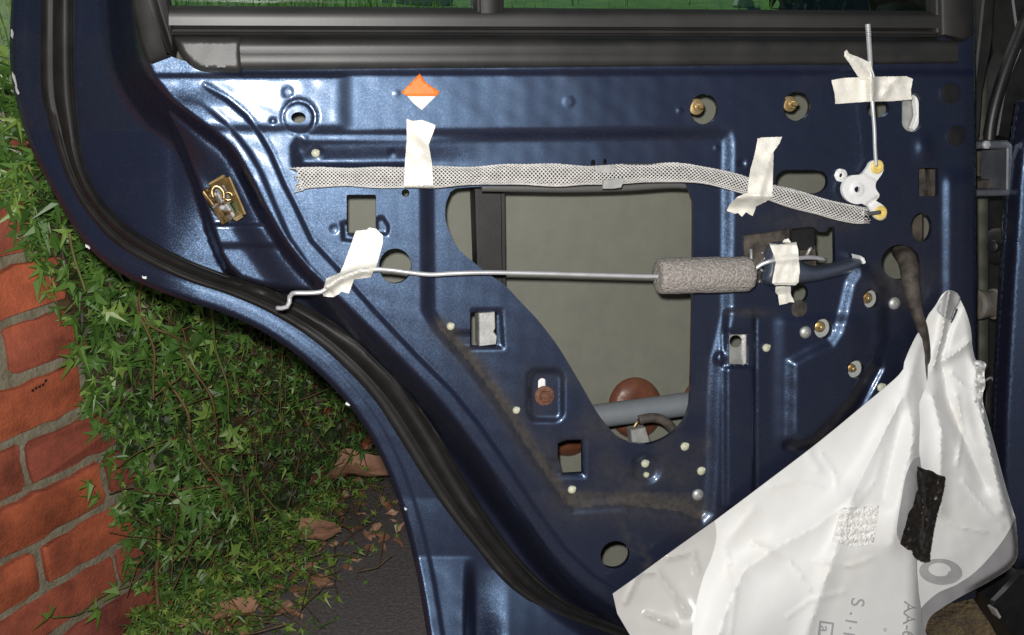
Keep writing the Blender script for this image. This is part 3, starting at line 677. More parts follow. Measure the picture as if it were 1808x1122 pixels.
# bell crank
BC = catmull([(1518,309),(1526,304),(1532,296),(1537,287),(1545,283),(1553,285),(1559,291),(1560,300),(1557,308),(1552,315),(1547,322),(1546,331),(1549,338),(1553,344),(1551,350),(1547,355),(1554,359),(1563,367),(1566,376),(1564,384),(1557,389),(1549,388),(1543,382),(1538,374),(1532,366),(1522,360),(1512,361),(1500,357),(1491,348),(1487,336),(1489,325),(1495,316),(1505,310)], 3, True)
def bch(x, y):
    return .009 - .002 * ss(dist_line(x, y, [(1525,303),(1549,317)]), 5, 0) - .003 * ss(dist_line(x, y, [(1534,362),(1551,350)]), 6, 1) + .0015 * ss(-(np.hypot(x - 1514, y - 335) - 11), -3, 3)
bs = sheet(BC, [ellipse(1514,335,5.5,5.5,16)], bch, 2.4, thick=.004)
bcr = link('bell_crank', bs[0], bs[1], M['white_pl'], None, sharp=50)
tag(bcr, 'small white plastic bell crank with two yellow bushings', 'bell crank')
for px, py in ((1548,295),(1554,376)):
    o, ex, ey, nn, s = frame(px, py, .0088)
    MB().add(*lathe(o, nn, [(11*s,0),(11*s,.0016),(9*s,.0026),(5*s,.0026),(4*s,.0010)], 22)).build('bushing', M['yellow'], bcr, sharp=35)
pn = sheet(ellipse(1485,310,11,12,20) + rng.uniform(-.6,.6,(20,2)), [ellipse(1485,310,2.5,4,10,.4)], lambda x, y: .002 + .002 * ss(np.hypot(x - 1485, y - 310), 11, 4) + .0004 * np.sin(np.arctan2(y - 310, x - 1485) * 7), 1.8, thick=.0015)
tag(link('push_nut', pn[0], pn[1], M['white_pl'], None), 'tiny white slotted push nut beside the bell crank', 'nut')

# braided loom
sp = np.array([(527,317,21),(534,315.5,18.5),(550,314,17),(600,313,17),(700,314,17),(760,313,18),(830,311,17),(860,309.5,16),(900,308,17),(950,309,18),(1000,310,18),(1060,309.5,17),(1100,307.5,17),(1150,306,15.5),(1200,305,15),(1250,311,15),(1290,320,15),(1330,332,15),(1370,343,14),(1420,357,15),(1470,371,15),(1510,379.5,15),(1526,381,14.5)])
sc3 = catmull(sp, 4); sc3[:, 2] = np.interp(sc3[:, 0], sp[:, 0], sp[:, 2])
sarc = np.r_[0, np.cumsum(np.linalg.norm(np.diff(sc3[:, :2], axis=0), axis=1))]
def loom_at(s, th, k=1.0):
    x, y, hw = (np.interp(s, sarc, sc3[:, i]) for i in range(3))
    x2, y2 = np.interp(s + 3, sarc, sc3[:, 0]), np.interp(s + 3, sarc, sc3[:, 1]); x1, y1 = np.interp(s - 3, sarc, sc3[:, 0]), np.interp(s - 3, sarc, sc3[:, 1])
    tx, ty = x2 - x1, y2 - y1; l = np.hypot(tx, ty) + 1e-9
    dr = .0065 + .0012 * np.sin(s / 37) 
    sag = 1 + .10 * np.sin(s / 23 + 1) * np.sin(s / 61)
    return W(x - ty / l * hw * k * sag * np.cos(th), y + tx / l * hw * k * sag * np.cos(th), .0115 + dr * k * np.sin(th) + .001 * np.sin(s / 50 + 2 * th))
br = MB(); NS = 15; pitch = 104.0; smax = sarc[-1]; n = int(smax / 3.2)
for sg in (1, -1):
    for i in range(NS):
        s = np.linspace(0, smax, n); th = sg * 2 * math.pi * s / pitch + 2 * math.pi * i / NS
        wv = 1 + .03 * np.sin(s / pitch * 2 * math.pi * NS / 2 + i * math.pi)
        c = loom_at(s, th, wv); e1 = loom_at(s, th + .085, wv); e0 = loom_at(s, th - .085, wv)
        up = c - loom_at(s, th, .8); up /= np.linalg.norm(up, axis=1)[:, None]
        V = np.concatenate([e0, c + up * .0006, e1, c - up * .0004])
        Fq = [[a * n + k, a * n + k + 1, b * n + k + 1, b * n + k] for a, b in ((0,1),(1,2),(2,3),(3,0)) for k in range(n - 1)]
        br.add(V, Fq)
# loose fibres at the frayed ends
for s0, dr in ((0, -1), (smax, 1)):
    for i in range(18):
        th = rng.uniform(0, 6.28); p0 = loom_at(np.array([s0]), np.array([th]))[0]; p1 = loom_at(np.array([s0 - dr * 8]), np.array([th]))[0]
        dv = (p0 - p1); dv /= np.linalg.norm(dv); q = rng.normal(0, .0018, 3) - CU * abs(rng.normal(0, .002)) * (1 if s0 == 0 else .2)
        br.add(*tube(np.array([p0 - dv * .003, p0 + dv * .002 + q * .4, p0 + dv * rng.uniform(.002, .006) + q]), .0004, 4))
loom = br.build('braided_loom', M['braid'], None)
tag(loom, 'flat grey braided cable sleeve laid across the door below the orange sticker', 'cable sleeve')
co = MB(); s = np.linspace(6, smax - 3, 220)
for k, (o1, z) in enumerate(((-.55,.3),(.0,.5),(.5,.25),(-.2,-.2))):
    x, y, hw = (np.interp(s, sarc, sc3[:, i]) for i in range(3))
    co.add(*tube(W(x, y + hw * (o1 + .22 * np.sin(s / (130 + 30 * k) + 2 * k)), .0095 + .003 * z), .0032, 8))
co.build('cable', M['core'], loom)
# dark cable below the loom also stands in for its shadow; then crank wires
MB().add(*tube(W(*C([(850,331),(920,332),(1000,333),(1100,331),(1180,326),(1212,327)], 8).T, -.014), .0045, 8)).build('cable', M['core'], loom)
wl = MB().add(*tube(W(*C([(1505,372),(1526,379),(1540,377),(1554,375)], 3).T, .015), .0022, 8)).build('cable_end', M['core'], loom)

# masking tape
def tape(name, outline, hf, label, step=3.0, seed=0, wr=.0011, group='strips of masking tape on the door', parent=None):
    o = resample(outline, step)
    ragged = o + np.stack([noise2(o[:, 0], o[:, 1], 5, seed), noise2(o[:, 0], o[:, 1], 5, seed + 1)], 1) * .35
    s = sheet(ragged, [], lambda x, y: hf(x, y) + wr * noise2(x, y, 30, seed + 2) + wr * .5 * np.abs(noise2(x, y, 17, seed + 3)), step, thick=.0003)
    t = link(name, s[0], s[1], M['tape'], parent, sharp=35)
    if label: tag(t, label, 'masking tape', group)
    return t
def crease(x, y, pts, w, a): return a * np.clip(1 - dist_line(x, y, pts) / w, 0, 1)
tape('masking_tape', [(718,210),(728,214),(745,212),(769,221),(766,232),(757,256),(763,290),(765,332),(714,332),(714,300),(718,250)],
     lambda x, y: .003 + .018 * ss(y, 238, 296) + crease(x, y, [(722,245),(745,268),(757,300)], 14, .004) - crease(x, y, [(757,256),(735,285)], 10, .003) - .010 * ss(np.abs(y - 316), 12, 20) * ss(y, 300, 320),
     'upright masking tape strip over the grey sleeve directly under the orange sticker', seed=11)
tape('masking_tape', [(1338,245),(1346,243),(1381,242),(1376,254),(1366,268),(1365,300),(1364,348),(1352,357),(1335,365),(1329,382),(1317,375),(1310,383),(1303,376),(1298,378),(1283,373),(1288,362),(1302,348),(1320,340),(1322,318),(1325,300),(1332,275)],
     lambda x, y: .003 + .017 * ss(y, 270, 325) * (1 - ss(y, 345, 372)) + crease(x, y, [(1340,350),(1352,300),(1368,262)], 10, .003) + crease(x, y, [(1300,350),(1335,345),(1362,347)], 8, .003),
     'twisted masking tape strip with a ragged lower end crossing the grey sleeve', seed=21)
tape('masking_tape', [(1468,142),(1490,138),(1536,136),(1600,135),(1612,140),(1608,160),(1610,176),(1575,179),(1530,180),(1475,184),(1474,168)],
     lambda x, y: .004 + .013 * np.exp(-((x - 1539) / 9) ** 2) + crease(x, y, [(1553,178),(1570,152),(1582,140)], 10, .003),
     'wide horizontal masking tape strip pinning the upright lock rod', seed=31)
tape('masking_tape', [(1491,92),(1495,88),(1499,95),(1520,103),(1537,112),(1543,130),(1545,140),(1520,140),(1514,134),(1500,112),(1491,100)],
     lambda x, y: .012 + .009 * ss(y, 140, 95) + crease(x, y, [(1495,96),(1530,132)], 8, .003),
     'small pointed flag of masking tape sticking up behind the lock rod', seed=41)
tape('masking_tape', [(628,408),(648,406),(652,402),(664,404),(676,416),(676,430),(665,470),(660,478),(655,490),(640,492),(625,494),(616,519),(603,515),(598,520),(588,525),(572,524),(569,518),(576,492),(590,486),(600,482),(606,470),(617,440)],
     lambda x, y: np.maximum(panel_h(x, y), -.002) + .002 + .015 * np.exp(-(dist_line(x, y, [(565,516),(584,503),(604,490),(640,478),(680,476)]) / 8) ** 2) + .002 * ss(y, 440, 410),
     'slanted masking tape strip holding the left bend of the long rod', seed=51)
tape('masking_tape', [(1358,430),(1375,432),(1406,428),(1410,446),(1412,480),(1410,498),(1405,504),(1368,504),(1363,500),(1368,475),(1370,462),(1364,445)],
     lambda x, y: .0305 + .006 * np.exp(-((y - (459 - (x - 1370) * .06)) / 7) ** 2) - .006 * ss(y, 498, 508) - .006 * ss(y, 434, 427),
     'masking tape band wrapped over the grey handle lever and rod', seed=61)
tape('masking_tape', [(1370,506),(1396,506),(1396,520),(1403,534),(1394,534),(1390,536),(1376,539),(1374,522),(1369,516)],
     lambda x, y: .004 + .010 * ss(y, 522, 504) + crease(x, y, [(1384,508),(1388,536)], 6, .002),
     'short torn masking tape end hanging below the handle lever', seed=71)
tape('masking_tape', [(1382,428),(1384,424),(1392,421),(1396,427),(1397,432),(1380,432)], lambda x, y: .014 + 0 * x,
     'tiny rounded masking tape tip poking out above the handle lever', seed=81)

# wire loom that hangs out of the round hole into the plastic sheet
hp = C([(1590,440),(1600,455),(1606,475),(1608,500),(1613,530),(1620,556),(1628,580),(1633,610),(1634,640),(1633,668)], 4)
MBh = MB().add(*tube(W(hp[:, 0], hp[:, 1], np.interp(hp[:, 1], [440,462,490,560,668], [-.04,-.004,.010,.014,.004])), np.interp(hp[:, 1], [440,480,520,560,600,668], [.011,.0105,.0085,.0062,.0058,.0056]), 14))
t = tag(MBh.build('wire_loom', M['harness'], None), 'dusty black wiring loom hanging out of a round hole into the white sheet', 'wire loom')
wz = np.array([(1580 + 45 * k, 0) for k in (0, 1)])

# =================================================================== white plastic moisture barrier
mbx = empty('moisture_barrier', W(1560, 1150, .03), 'crumpled white plastic moisture barrier peeled down over the lower door', 'plastic sheet')
def fold(x, y, pts, w, a, side=0): 
    t = np.clip(1 - dist_line(x, y, pts) / w, 0, 1); return .85 * a * t * t
CR1 = [(1626,600),(1600,690),(1568,752),(1530,830),(1505,880),(1490,930),(1470,990),(1420,1130)]
CR2 = [(1500,880),(1440,930),(1380,962),(1315,1005),(1290,1060),(1262,1140)]
def film_l(x, y):
    d = .017 + .040 * ss(dist_line(x, y, [(1080,1050),(1262,920),(1442,784),(1595,655),(1628,585)]), 0, 210)
    d = d + fold(x, y, CR1, 34, .007) + fold(x, y, CR2, 42, .008) + fold(x, y, [(1424,786),(1432,812),(1446,830)], 16, .003)
    d = d + fold(x, y, [(1640,700),(1600,820),(1575,960)], 40, .007) - fold(x, y, [(1590,730),(1560,880)], 30, .006) + fold(x, y, [(1330,900),(1290,950)], 25, .003)
    d = d - .030 * ss(x, 1612, 1648) * ss(y, 650, 760) - .008 * ss(x, 1600, 1636) 
    for k, (w_, a_, ln) in enumerate(((9,.0022,[(1360,860),(1400,850),(1450,862)]),(8,.002,[(1560,800),(1545,850),(1500,905)]),(9,.0024,[(1330,960),(1390,985),(1430,1040)]),(7,.002,[(1540,985),(1500,1000),(1440,990)]),(8,.0022,[(1600,700),(1612,760),(1606,830)]),(7,.0018,[(1280,960),(1300,1040),(1290,1120)]),(8,.002,[(1450,800),(1475,840),(1480,880)]),(7,.002,[(1390,1090),(1430,1060),(1490,1045)]))): d = d + fold(x, y, ln, w_, a_)
    return d + .0022 * noise2(x, y, 260, 14) + .00015 * noise2(x, y, 60, 15)
FL = catmull([(1082,1049),(1120,1022),(1190,971),(1262,920),(1350,854),(1442,784),(1520,720),(1588,662),(1597,640),(1606,618),(1620,590),(1627,584),(1632,592),(1633,640),(1636,668),(1640,700),(1642,760),(1643,830),(1634,890),(1624,940),(1618,985),(1621,1040),(1627,1090),(1624,1170),(1400,1175),(1230,1172)], 6)
ARC = [(1230,1172),(1222,1125),(1228,1075),(1240,1025),(1256,985),(1265,950),(1262,920)]
left_white = np.vstack([FL[np.argmin(np.hypot(*(FL - [1262,920]).T)):], catmull(ARC, 6)])
P, Fc, v2 = sheet(left_white, [], film_l, 5, thick=.0006); fm = link('sheet_front', P, Fc, M['film'], mbx, sharp=42)
corner = np.vstack([catmull([(1082,1049),(1120,1022),(1190,971),(1262,920)], 6), catmull(ARC[::-1], 6)[1:], [(1150,1172),(1110,1118),(1090,1084)]])
def corner_h(x, y): return film_l(x, y) + .0006 * noise2(x, y, 70, 33) + fold(x, y, [(1125,1012),(1160,1010),(1190,1050),(1210,1080)], 14, .004) + fold(x, y, [(1180,985),(1225,975),(1232,1010)], 12, .004) + fold(x, y, [(1140,1085),(1190,1105)], 9, .004) + fold(x, y, [(1104,1064),(1126,1018)], 10, .004)
P, Fc, v2 = sheet(corner, [], corner_h, 4, thick=.0006); link('clear_corner', P, Fc, M['clear'], mbx, sharp=42)
MB().add(*(lambda s: (s[0], s[1]))(sheet([(1238,940),(1250,952),(1246,985),(1222,1020),(1212,1070),(1200,1130),(1190,1130),(1200,1060),(1216,1010),(1232,975)], [], lambda x, y: corner_h(x, y) - .004, 5, thick=.0004))).build('glue_trace', varied('tan_glue', (.52,.42,.30), (.66,.58,.48), 60, .5), mbx)
# the part folded behind and to the right
FR = catmull([(1634,570),(1640,556),(1652,540),(1664,520),(1676,513),(1690,518),(1697,532),(1706,552),(1714,580),(1717,612),(1722,634),(1730,644),(1733,652),(1731,690),(1744,740),(1760,800),(1776,860),(1790,910),(1797,955),(1796,985),(1780,1006),(1742,1030),(1700,1052),(1660,1076),(1640,1094),(1626,1130),(1610,1175),(1590,1175),(1598,1000),(1606,860),(1612,760),(1628,700),(1637,680),(1639,640)], 6, True)
def film_r(x, y):
    d = .010 + .022 * ss(y, 620, 820)
    d = d + fold(x, y, [(1676,515),(1668,560),(1662,600),(1648,650)], 13, .012) - fold(x, y, [(1690,545),(1676,580),(1664,625)], 12, .008)
    d = d + fold(x, y, [(1716,600),(1690,622),(1662,640)], 16, .008) - fold(x, y, [(1662,640),(1672,700),(1700,770),(1740,860)], 22, .010)
    d = d + fold(x, y, [(1646,700),(1662,760),(1660,900)], 26, .008) + fold(x, y, [(1722,640),(1740,760),(1770,900)], 20, .007)
    for w_, a_, ln in ((8,.003,[(1690,700),(1700,760),(1690,820)]),(9,.003,[(1700,850),(1740,900),(1770,930)]),(7,.0025,[(1680,660),(1700,680),(1728,690)]),(8,.0025,[(1650,900),(1690,930),(1740,940)])): d = d + fold(x, y, ln, w_, a_)
    d = d - .016 * ss(-(sdf(x, y, FR)), 10, 0) * ss(x, 1700, 1740) + .0012 * noise2(x, y, 130, 44) + .0002 * noise2(x, y, 36, 45)
    return d
RIM = [(1793,912),(1780,940),(1755,975),(1722,1010),(1690,1032),(1660,1045),(1640,1060),(1622,1082),(1604,1130)]
outer = FR; cut = np.vstack([catmull([(1634,570),(1640,556),(1652,540),(1664,520),(1676,513),(1690,518),(1697,532),(1706,552),(1714,580),(1717,612),(1722,634),(1730,644),(1733,652),(1731,690),(1744,740),(1760,800),(1776,860),(1792,912)], 5), catmull(RIM, 5)[1:], catmull([(1600,1130),(1600,1000),(1606,860),(1612,760),(1628,700),(1637,680),(1639,640)], 5)])
P, Fc, v2 = sheet(cut, [], film_r, 4, thick=.0006); fr_ = link('sheet_back', P, Fc, M['film'], mbx, sharp=42)
rim = np.vstack([catmull(RIM, 5), catmull([(1588,1175),(1626,1132),(1640,1094),(1660,1076),(1700,1052),(1742,1030),(1780,1006),(1796,985),(1797,955),(1793,912)], 5)[:-1]])
P, Fc, v2 = sheet(rim, [], lambda x, y: film_r(x, y) + .0005 * noise2(x, y, 50, 51), 3.5, thick=.0006); link('clear_rim', P, Fc, M['clear_edge'], mbx, sharp=42)
sc_p = catmull([(1722,640),(1730,637),(1741,643),(1738,660),(1740,680),(1735,700),(1738,735),(1732,755),(1724,728),(1720,700),(1722,678),(1716,668),(1726,660)], 3, True)
P, Fc, v2 = sheet(sc_p, [], lambda x, y: .018 + .006 * np.sin(y / 4.2 + x / 9) + .003 * noise2(x, y, 12, 9), 2.2, thick=.0006); link('frayed_edge', P, Fc, M['film'], mbx, sharp=42)
tab = catmull([(1654,548),(1668,520),(1678,514),(1690,519),(1696,530),(1684,552),(1678,566)], 4, True)
P, Fc, v2 = sheet(tab, [], lambda x, y: film_r(x, y) + .0012, 3, thick=.0003); link('clear_tab', P, Fc, M['greyfilm'], mbx)
# printed marks and patches
def patch(name, outline, base, off, m, step=4, holes=(), extra=None, thick=.0002):
    s = sheet(outline, list(holes), lambda x, y: base(x, y) + off + (extra(x, y) if extra else 0), step, thick=thick)
    return link(name, s[0], s[1], m, mbx, sharp=42)
patch('grey_strip', catmull([(1584,945),(1586,915),(1592,880),(1597,850),(1604,828),(1614,811),(1628,807),(1640,812),(1641,830),(1634,880),(1624,930),(1612,958),(1596,962)], 4, True), film_l, .0012, M['greyfilm'])
patch('crinkled_patch', [(1487,897),(1552,893),(1547,930),(1542,962),(1505,966),(1469,956)], film_l, .0016, M['film'], 2.4, extra=lambda x, y: .0022 * np.abs(noise2(x, y, 11, 61)) + .0008 * np.sin(y / 2.4 + x / 20), thick=.0004)
patch('printed_ring', ellipse(1661,1010,38,23,36,.08), film_r, .0012, M['greyfilm'], 3.5, [ellipse(1659,1006,20,12,24,.08)])
patch('printed_triangle', [(1676,1008),(1686,1019),(1668,1021)], film_r, .0019, M['ink'], 2.5, [np.array([(1676,1013),(1680,1017),(1672,1018)])])
def print_text(txt, cx, cy, size, rot, name, base, mirror=False, condensed=1.0):
    cu = bpy.data.curves.new('lettering', 'FONT'); cu.body = txt; cu.size = size; cu.align_x = 'LEFT'; cu.align_y = 'CENTER'; cu.offset = .01 * size
    ob = bpy.data.objects.new('lettering', cu); col.objects.link(ob); dg = bpy.context.evaluated_depsgraph_get()
    me = bpy.data.meshes.new_from_object(ob.evaluated_get(dg)); v = np.array([x.co[:] for x in me.vertices]); fs = [list(p.vertices) for p in me.polygons]
    bpy.data.objects.remove(ob); bpy.data.meshes.remove(me); bpy.data.curves.remove(cu)
    x, y = v[:, 0] * condensed, v[:, 1] * (-1 if mirror else 1); c, s = math.cos(rot), math.sin(rot)
    px = cx + x * c + y * s; py = cy + x * s - y * c
    P = W(px, py, base(px, py) + .0011)
    return link(name, P, fs, M['ink'], mbx, smooth=False)
HALF = math.pi / 2
print_text('AA-6', 1606, 1062, 31, HALF + .06, 'printed_code', film_l)
print_text('S .', 1514, 1056, 34, HALF + .12, 'printed_letters', film_l)
print_text('1\u00b71', 1503, 1090, 30, HALF + .16, 'printed_digits', film_l)
print_text('a.', 1456, 1105, 28, HALF + .1, 'printed_letters', film_l)
print_text('\u00b0', 1556, 1108, 22, HALF, 'printed_mark', film_l)
patch('printed_frame', [(1447,1096),(1473,1100),(1466,1150),(1440,1150)], film_l, .0011, M['ink'], 3, [np.array([(1450,1100),(1469,1103),(1463,1146),(1444,1146)])])
# black cloth tape
BT = resample([(1620,823),(1633,829),(1645,832),(1657,839),(1669,842),(1667,862),(1661,890),(1653,915),(1647,945),(1642,975),(1642,991),(1630,992),(1614,984),(1610,972),(1602,970),(1590,961),(1594,945),(1600,925),(1604,908),(1612,895),(1618,872),(1622,864),(1619,845)], 2.4)
BT = BT + np.stack([noise2(BT[:, 0], BT[:, 1], 7, 71), noise2(BT[:, 0], BT[:, 1], 7, 72)], 1) * .9
s = sheet(BT, [], lambda x, y: .068 - .020 * ss(x, 1604, 1652) + .0035 * np.abs(noise2(x, y, 26, 73)) + fold(x, y, [(1628,850),(1632,900),(1622,950)], 7, .004) + fold(x, y, [(1645,880),(1636,930)], 5, .003), 2.6, thick=.0008)
tag(link('cloth_tape', s[0], s[1], M['btape'], None, sharp=35), 'ragged black cloth tape stuck on the white plastic sheet', 'black tape')

# =================================================================== THE CAR'S BODY AT THE RIGHT
body = empty('car_body', W(1790, 1150, -.05), 'dark blue car body pillar with hinge parts at the right edge', 'car body')
MB().add(*prism([(1722,-300),(1990,-300),(1990,1140),(1800,1140),(1772,1060),(1722,1040)], -.17, -.15)).build('inner_pillar', M['black'], body, smooth=False)
pil = np.array([(1813,180),(1800,260),(1795,310),(1789,410),(1782,520),(1775,640),(1770,740),(1768,830),(1771,900),(1780,960),(1792,1004),(1900,1010),(1900,150)])
s = sheet(catmull(pil[:-2], 10).tolist() + [(1900,1010),(1900,150)], [], lambda x, y: -.02 + .00027 * np.clip(-sdf(x, y, pil), 0, 400) + .006 * ss(-sdf(x, y, pil), 0, 8), 6, thick=.02)
link('pillar_skin', s[0], s[1], M['body_paint'], body, sharp=60)
MB().add(*tube(W(*C([(1815,20),(1800,60),(1786,95),(1770,140),(1757,185),(1749,225),(1746,262)], 6).T, -.07), .007, 12)).build('body_seal', M['black'], body)
MB().add(*prism([(1742,-60),(1760,-60),(1752,80),(1736,160),(1730,240),(1722,250),(1720,150),(1730,60)], -.09, -.06, .002)).build('pillar_trim', M['rubber'], body, sharp=40)
MB().add(*prism([(1780,-60),(1840,-60),(1840,190),(1798,250),(1760,240),(1775,150),(1800,90)], -.12, -.075, .002)).build('trim_panel', M['black'], body, sharp=40)
hg = MB()
hg.add(*prism([(1727,251),(1780,248),(1788,254),(1788,263),(1727,263)], -.075, -.03, .0015)).add(*prism([(1779,262),(1789,258),(1788,338),(1778,336)], -.075, -.03, .0015)).add(*prism([(1726,336),(1788,334),(1785,346),(1726,347)], -.075, -.03, .0015))
hinge = hg.build('door_hinge', M['dark_steel'], body, smooth=False)
hexbolt_o = frame(1740,256,-.029); MB().add(*lathe(hexbolt_o[0], NRM, [(.005,0),(.005,.003),(.003,.004)], 6)).build('hinge_bolt', M['steel'], hinge, sharp=30)
MB().add(*prism([(1728,320),(1776,312),(1778,334),(1728,335)], -.10, -.06, .001)).add(*prism([(1768,270),(1777,268),(1777,320),(1768,322)], -.10, -.06)).build('hinge_arm', M['harness'], hinge, smooth=False)
o = W(1760,435,-.10); MB().add(*lathe(o, NRM * .5 - CX * .85, [(.022,-.012),(.022,0),(.017,.003),(.008,.004),(.007,.010),(.005,.011)], 24)).build('hole_plug', M['black'], body, sharp=35)
o = W(1755,537,-.075); MB().add(*lathe(o, -CX + NRM * .25, [(.019,-.006),(.019,.001),(.0165,.003),(.0165,.015),(.018,.018),(.018,.024),(.014,.027),(.006,.027)], 24)).build('bump_stop', varied('dusty_rubber', (.13,.118,.10), (.21,.19,.165), 40, .6), body, sharp=35)
st = MB().add(*prism([(1733,672),(1754,668),(1757,745),(1738,752)], -.10, -.07, .002)).build('strap_bracket', M['black'], body, smooth=False)
MB().add(*prism([(1742,683),(1750,681),(1749,734),(1741,736)], -.08, -.066, .001)).build('strap_insert', M['rubber2'], st, smooth=False)
MB().add(*tube(W(*C([(1735,676),(1752,668),(1758,700),(1756,748),(1744,758)], 4).T, -.064), .0018, 6)).build('strap_wire', M['dull_steel'], st)
MB().add(*prism([(1752,1062),(1775,1038),(1800,1010),(1900,1000),(1900,1220),(1840,1220),(1795,1135),(1768,1095)], -.10, -.05, .004)).build('sill_cover', M['black'], body, sharp=40)
MB().add(*prism([(1756,1078),(1760,1076),(1768,1090),(1765,1093)], -.06, -.046)).build('sill_clip', M['steel'], body, smooth=False)

# =================================================================== GROUND, BRICK WALL, PLANTS
G = link('ground', [(-60,-40,0),(60,-40,0),(60,90,0),(-60,90,0)], [[0,1,2,3]], M['asphalt'], None, smooth=False); G['kind'] = 'structure'
def gnd(px, py, z=0.0):
    r = ray(px, py); t = (z - H) / r[..., 2]; return CAM + r * t[..., None]
def proj(p):
    q = np.asarray(p) - CAM; z = q @ CF; return np.stack([904 + F * (q @ CX) / z, 561 - F * (q @ CU) / z], -1)
B0 = gnd(np.array(238.), np.array(1122.)); gd = ray(np.array(1985.), np.array(-97.)).copy(); gd[2] = 0; gd /= np.linalg.norm(gd)
wnrm = np.array([gd[1], -gd[0], 0.])            # the wall's face looks at the car
if wnrm @ (CAM - B0) < 0: wnrm = -wnrm
WH = .80
def wall(s, z, o=0.0): return B0 + np.asarray(s)[..., None] * gd + np.asarray(z)[..., None] * np.array([0, 0, 1.]) + np.asarray(o)[..., None] * wnrm
def wall_hit(px, py):
    r = ray(px, py); t = ((B0 - CAM) @ wnrm) / (r @ wnrm); p = CAM + r * t[..., None]; return (p - B0) @ gd, p[..., 2]
bw = empty('brick_wall', tuple(B0), 'low weathered red brick wall half covered in ivy', 'wall')
S0, S1 = -1.0, 2.1
c = [wall(np.array(s), np.array(z), np.array(o)) for s in (S0, S1) for z in (-.05, WH) for o in (-.22, -.006)]
link('mortar_core', c, [[0,1,3,2],[4,6,7,5],[0,4,5,1],[2,3,7,6],[0,2,6,4],[1,5,7,3]], M['mortar'], bw, smooth=False)
mb = MB(); r2 = np.random.default_rng(5)
CH, BL, MO = .078, .225, .016
row = 0; z = .012
while z + CH - MO < WH + .01:
    s = S0 + (row % 2) * BL / 2 - .02
    while s < S1 - .05:
        l = BL - MO + r2.uniform(-.008, .006); h = CH - MO + r2.uniform(-.005, .004); s0 = s + r2.uniform(-.004, .004); z0 = z + r2.uniform(-.003, .003)
        rr = r2.uniform(.004, .010)
        o = rrect(s0, z0, s0 + l, z0 + h, rr, 3); o = resample(o, .02) ; o = o + r2.normal(0, .0016, o.shape); n = len(o); cc = o.mean(0)
        pr = r2.uniform(-.004, .003); tilt = r2.uniform(-.02, .02); rings = []
        for k, d in ((1.0, -.02), (1.0, -.002), (.992, .0006), (.97, .0018)):
            q = cc + (o - cc) * [1 - (1 - k) * .45, k]; rings.append(wall(q[:, 0], q[:, 1], d + pr + tilt * (q[:, 0] - cc[0]) + r2.normal(0, .0006, n)))
        V = np.vstack(rings); Fq = [[a * n + k, a * n + (k + 1) % n, (a + 1) * n + (k + 1) % n, (a + 1) * n + k] for a in range(3) for k in range(n)] + [[3 * n + k for k in range(n)]]
        mb.add(V, Fq); s += BL
    row += 1; z += CH
mb.build('brick_face', M['brick'], bw, sharp=50)

# lawn on the higher ground behind the wall
def edge0(s): return -.215 + 7.0 * ss(s, 2.12, 2.35)
def lawn_z(s, o): return WH - .04 + .035 * np.maximum(-.215 - o, 0) + .02 * np.sin(s * 2 + o)
xs = np.r_[-1, np.linspace(0, 1, 40) ** 1.5]; ss2 = np.r_[np.linspace(-6, 2.1, 16), np.linspace(2.13, 2.4, 6), np.linspace(2.8, 18, 24)]
V = []
for t in xs:
    for s in ss2:
        e0 = edge0(s); o = e0 + max(t, 0) * (-16 - e0); V.append(wall(np.array(s), np.array(-.05 if t < 0 else lawn_z(s, o)), np.array(o)))
n = len(ss2); L = link('lawn', V, [[i * n + k, i * n + k + 1, (i + 1) * n + k + 1, (i + 1) * n + k] for i in range(len(xs) - 1) for k in range(n - 1)], M['lawn'], None); L['kind'] = 'structure'

def leafset(P, Nn, size, r, shape='ivy', mat_=None, droop=.18):
    """many leaf faces: P base points, Nn facing directions, size metres"""
    k = len(P); up = r.normal(0, 1, (k, 3)) * .55 + np.array([0, 0, -.9]); Nn = Nn / np.linalg.norm(Nn, axis=1)[:, None]
    a = up - Nn * (up * Nn).sum(1)[:, None]; a /= np.linalg.norm(a, axis=1)[:, None]; b = np.cross(Nn, a)
    if shape == 'ivy':
        sh = np.array([(0,.12,.03),(0,0,0),(-.46,-.16,-.12),(-.13,.13,.03),(-.64,.34,-.16),(-.12,.33,.04),(0,1.1,-.22),(.12,.33,.04),(.64,.34,-.16),(.13,.13,.03),(.46,-.16,-.12)])
        fc = [[0,i,i+1] for i in range(1,10)] + [[0,10,1]]
    elif shape == 'round':
        sh = np.array([(0,.45,-.05)] + [(.45 * math.sin(t), .45 - .45 * math.cos(t), .03) for t in np.linspace(0, 2 * math.pi, 9)[:-1]]); fc = [[0,i,i % 8 + 1] for i in range(1,9)]
    elif shape == 'blade':
        sh = np.array([(-.05,0,0),(.05,0,0),(.04,.5,.03),(-.04,.5,.03),(0,1,-.12)]); fc = [[0,1,2,3],[3,2,4]]
    else:
        sh = np.array([(0,.3,.04),(0,0,0),(-.22,.2,0),(-.28,.5,-.03),(-.14,.8,-.05),(0,1.0,-.1),(.14,.8,-.05),(.28,.5,-.03),(.22,.2,0)]); fc = [[0,i,i+1] for i in range(1,8)] + [[0,8,1]]
    m = len(sh); jit = r.normal(0, .05, (k, m, 3)); jit[:, :2] *= .3
    q = sh[None] * np.array([1, 1, 1.])[None, None] + jit; q[:, :, 0] *= r.uniform(.6, 1.1, k)[:, None]; q[:, :, 2] *= r.uniform(.3, 2.2, k)[:, None]
    sz = np.broadcast_to(np.asarray(size), (k,))[:, None, None]
    V = P[:, None, :] + sz * (q[:, :, :1] * b[:, None] + q[:, :, 1:2] * a[:, None] + q[:, :, 2:] * Nn[:, None])
    Fq = [[f + i * m for f in t] for i in range(k) for t in fc]
    return V.reshape(-1, 3), Fq
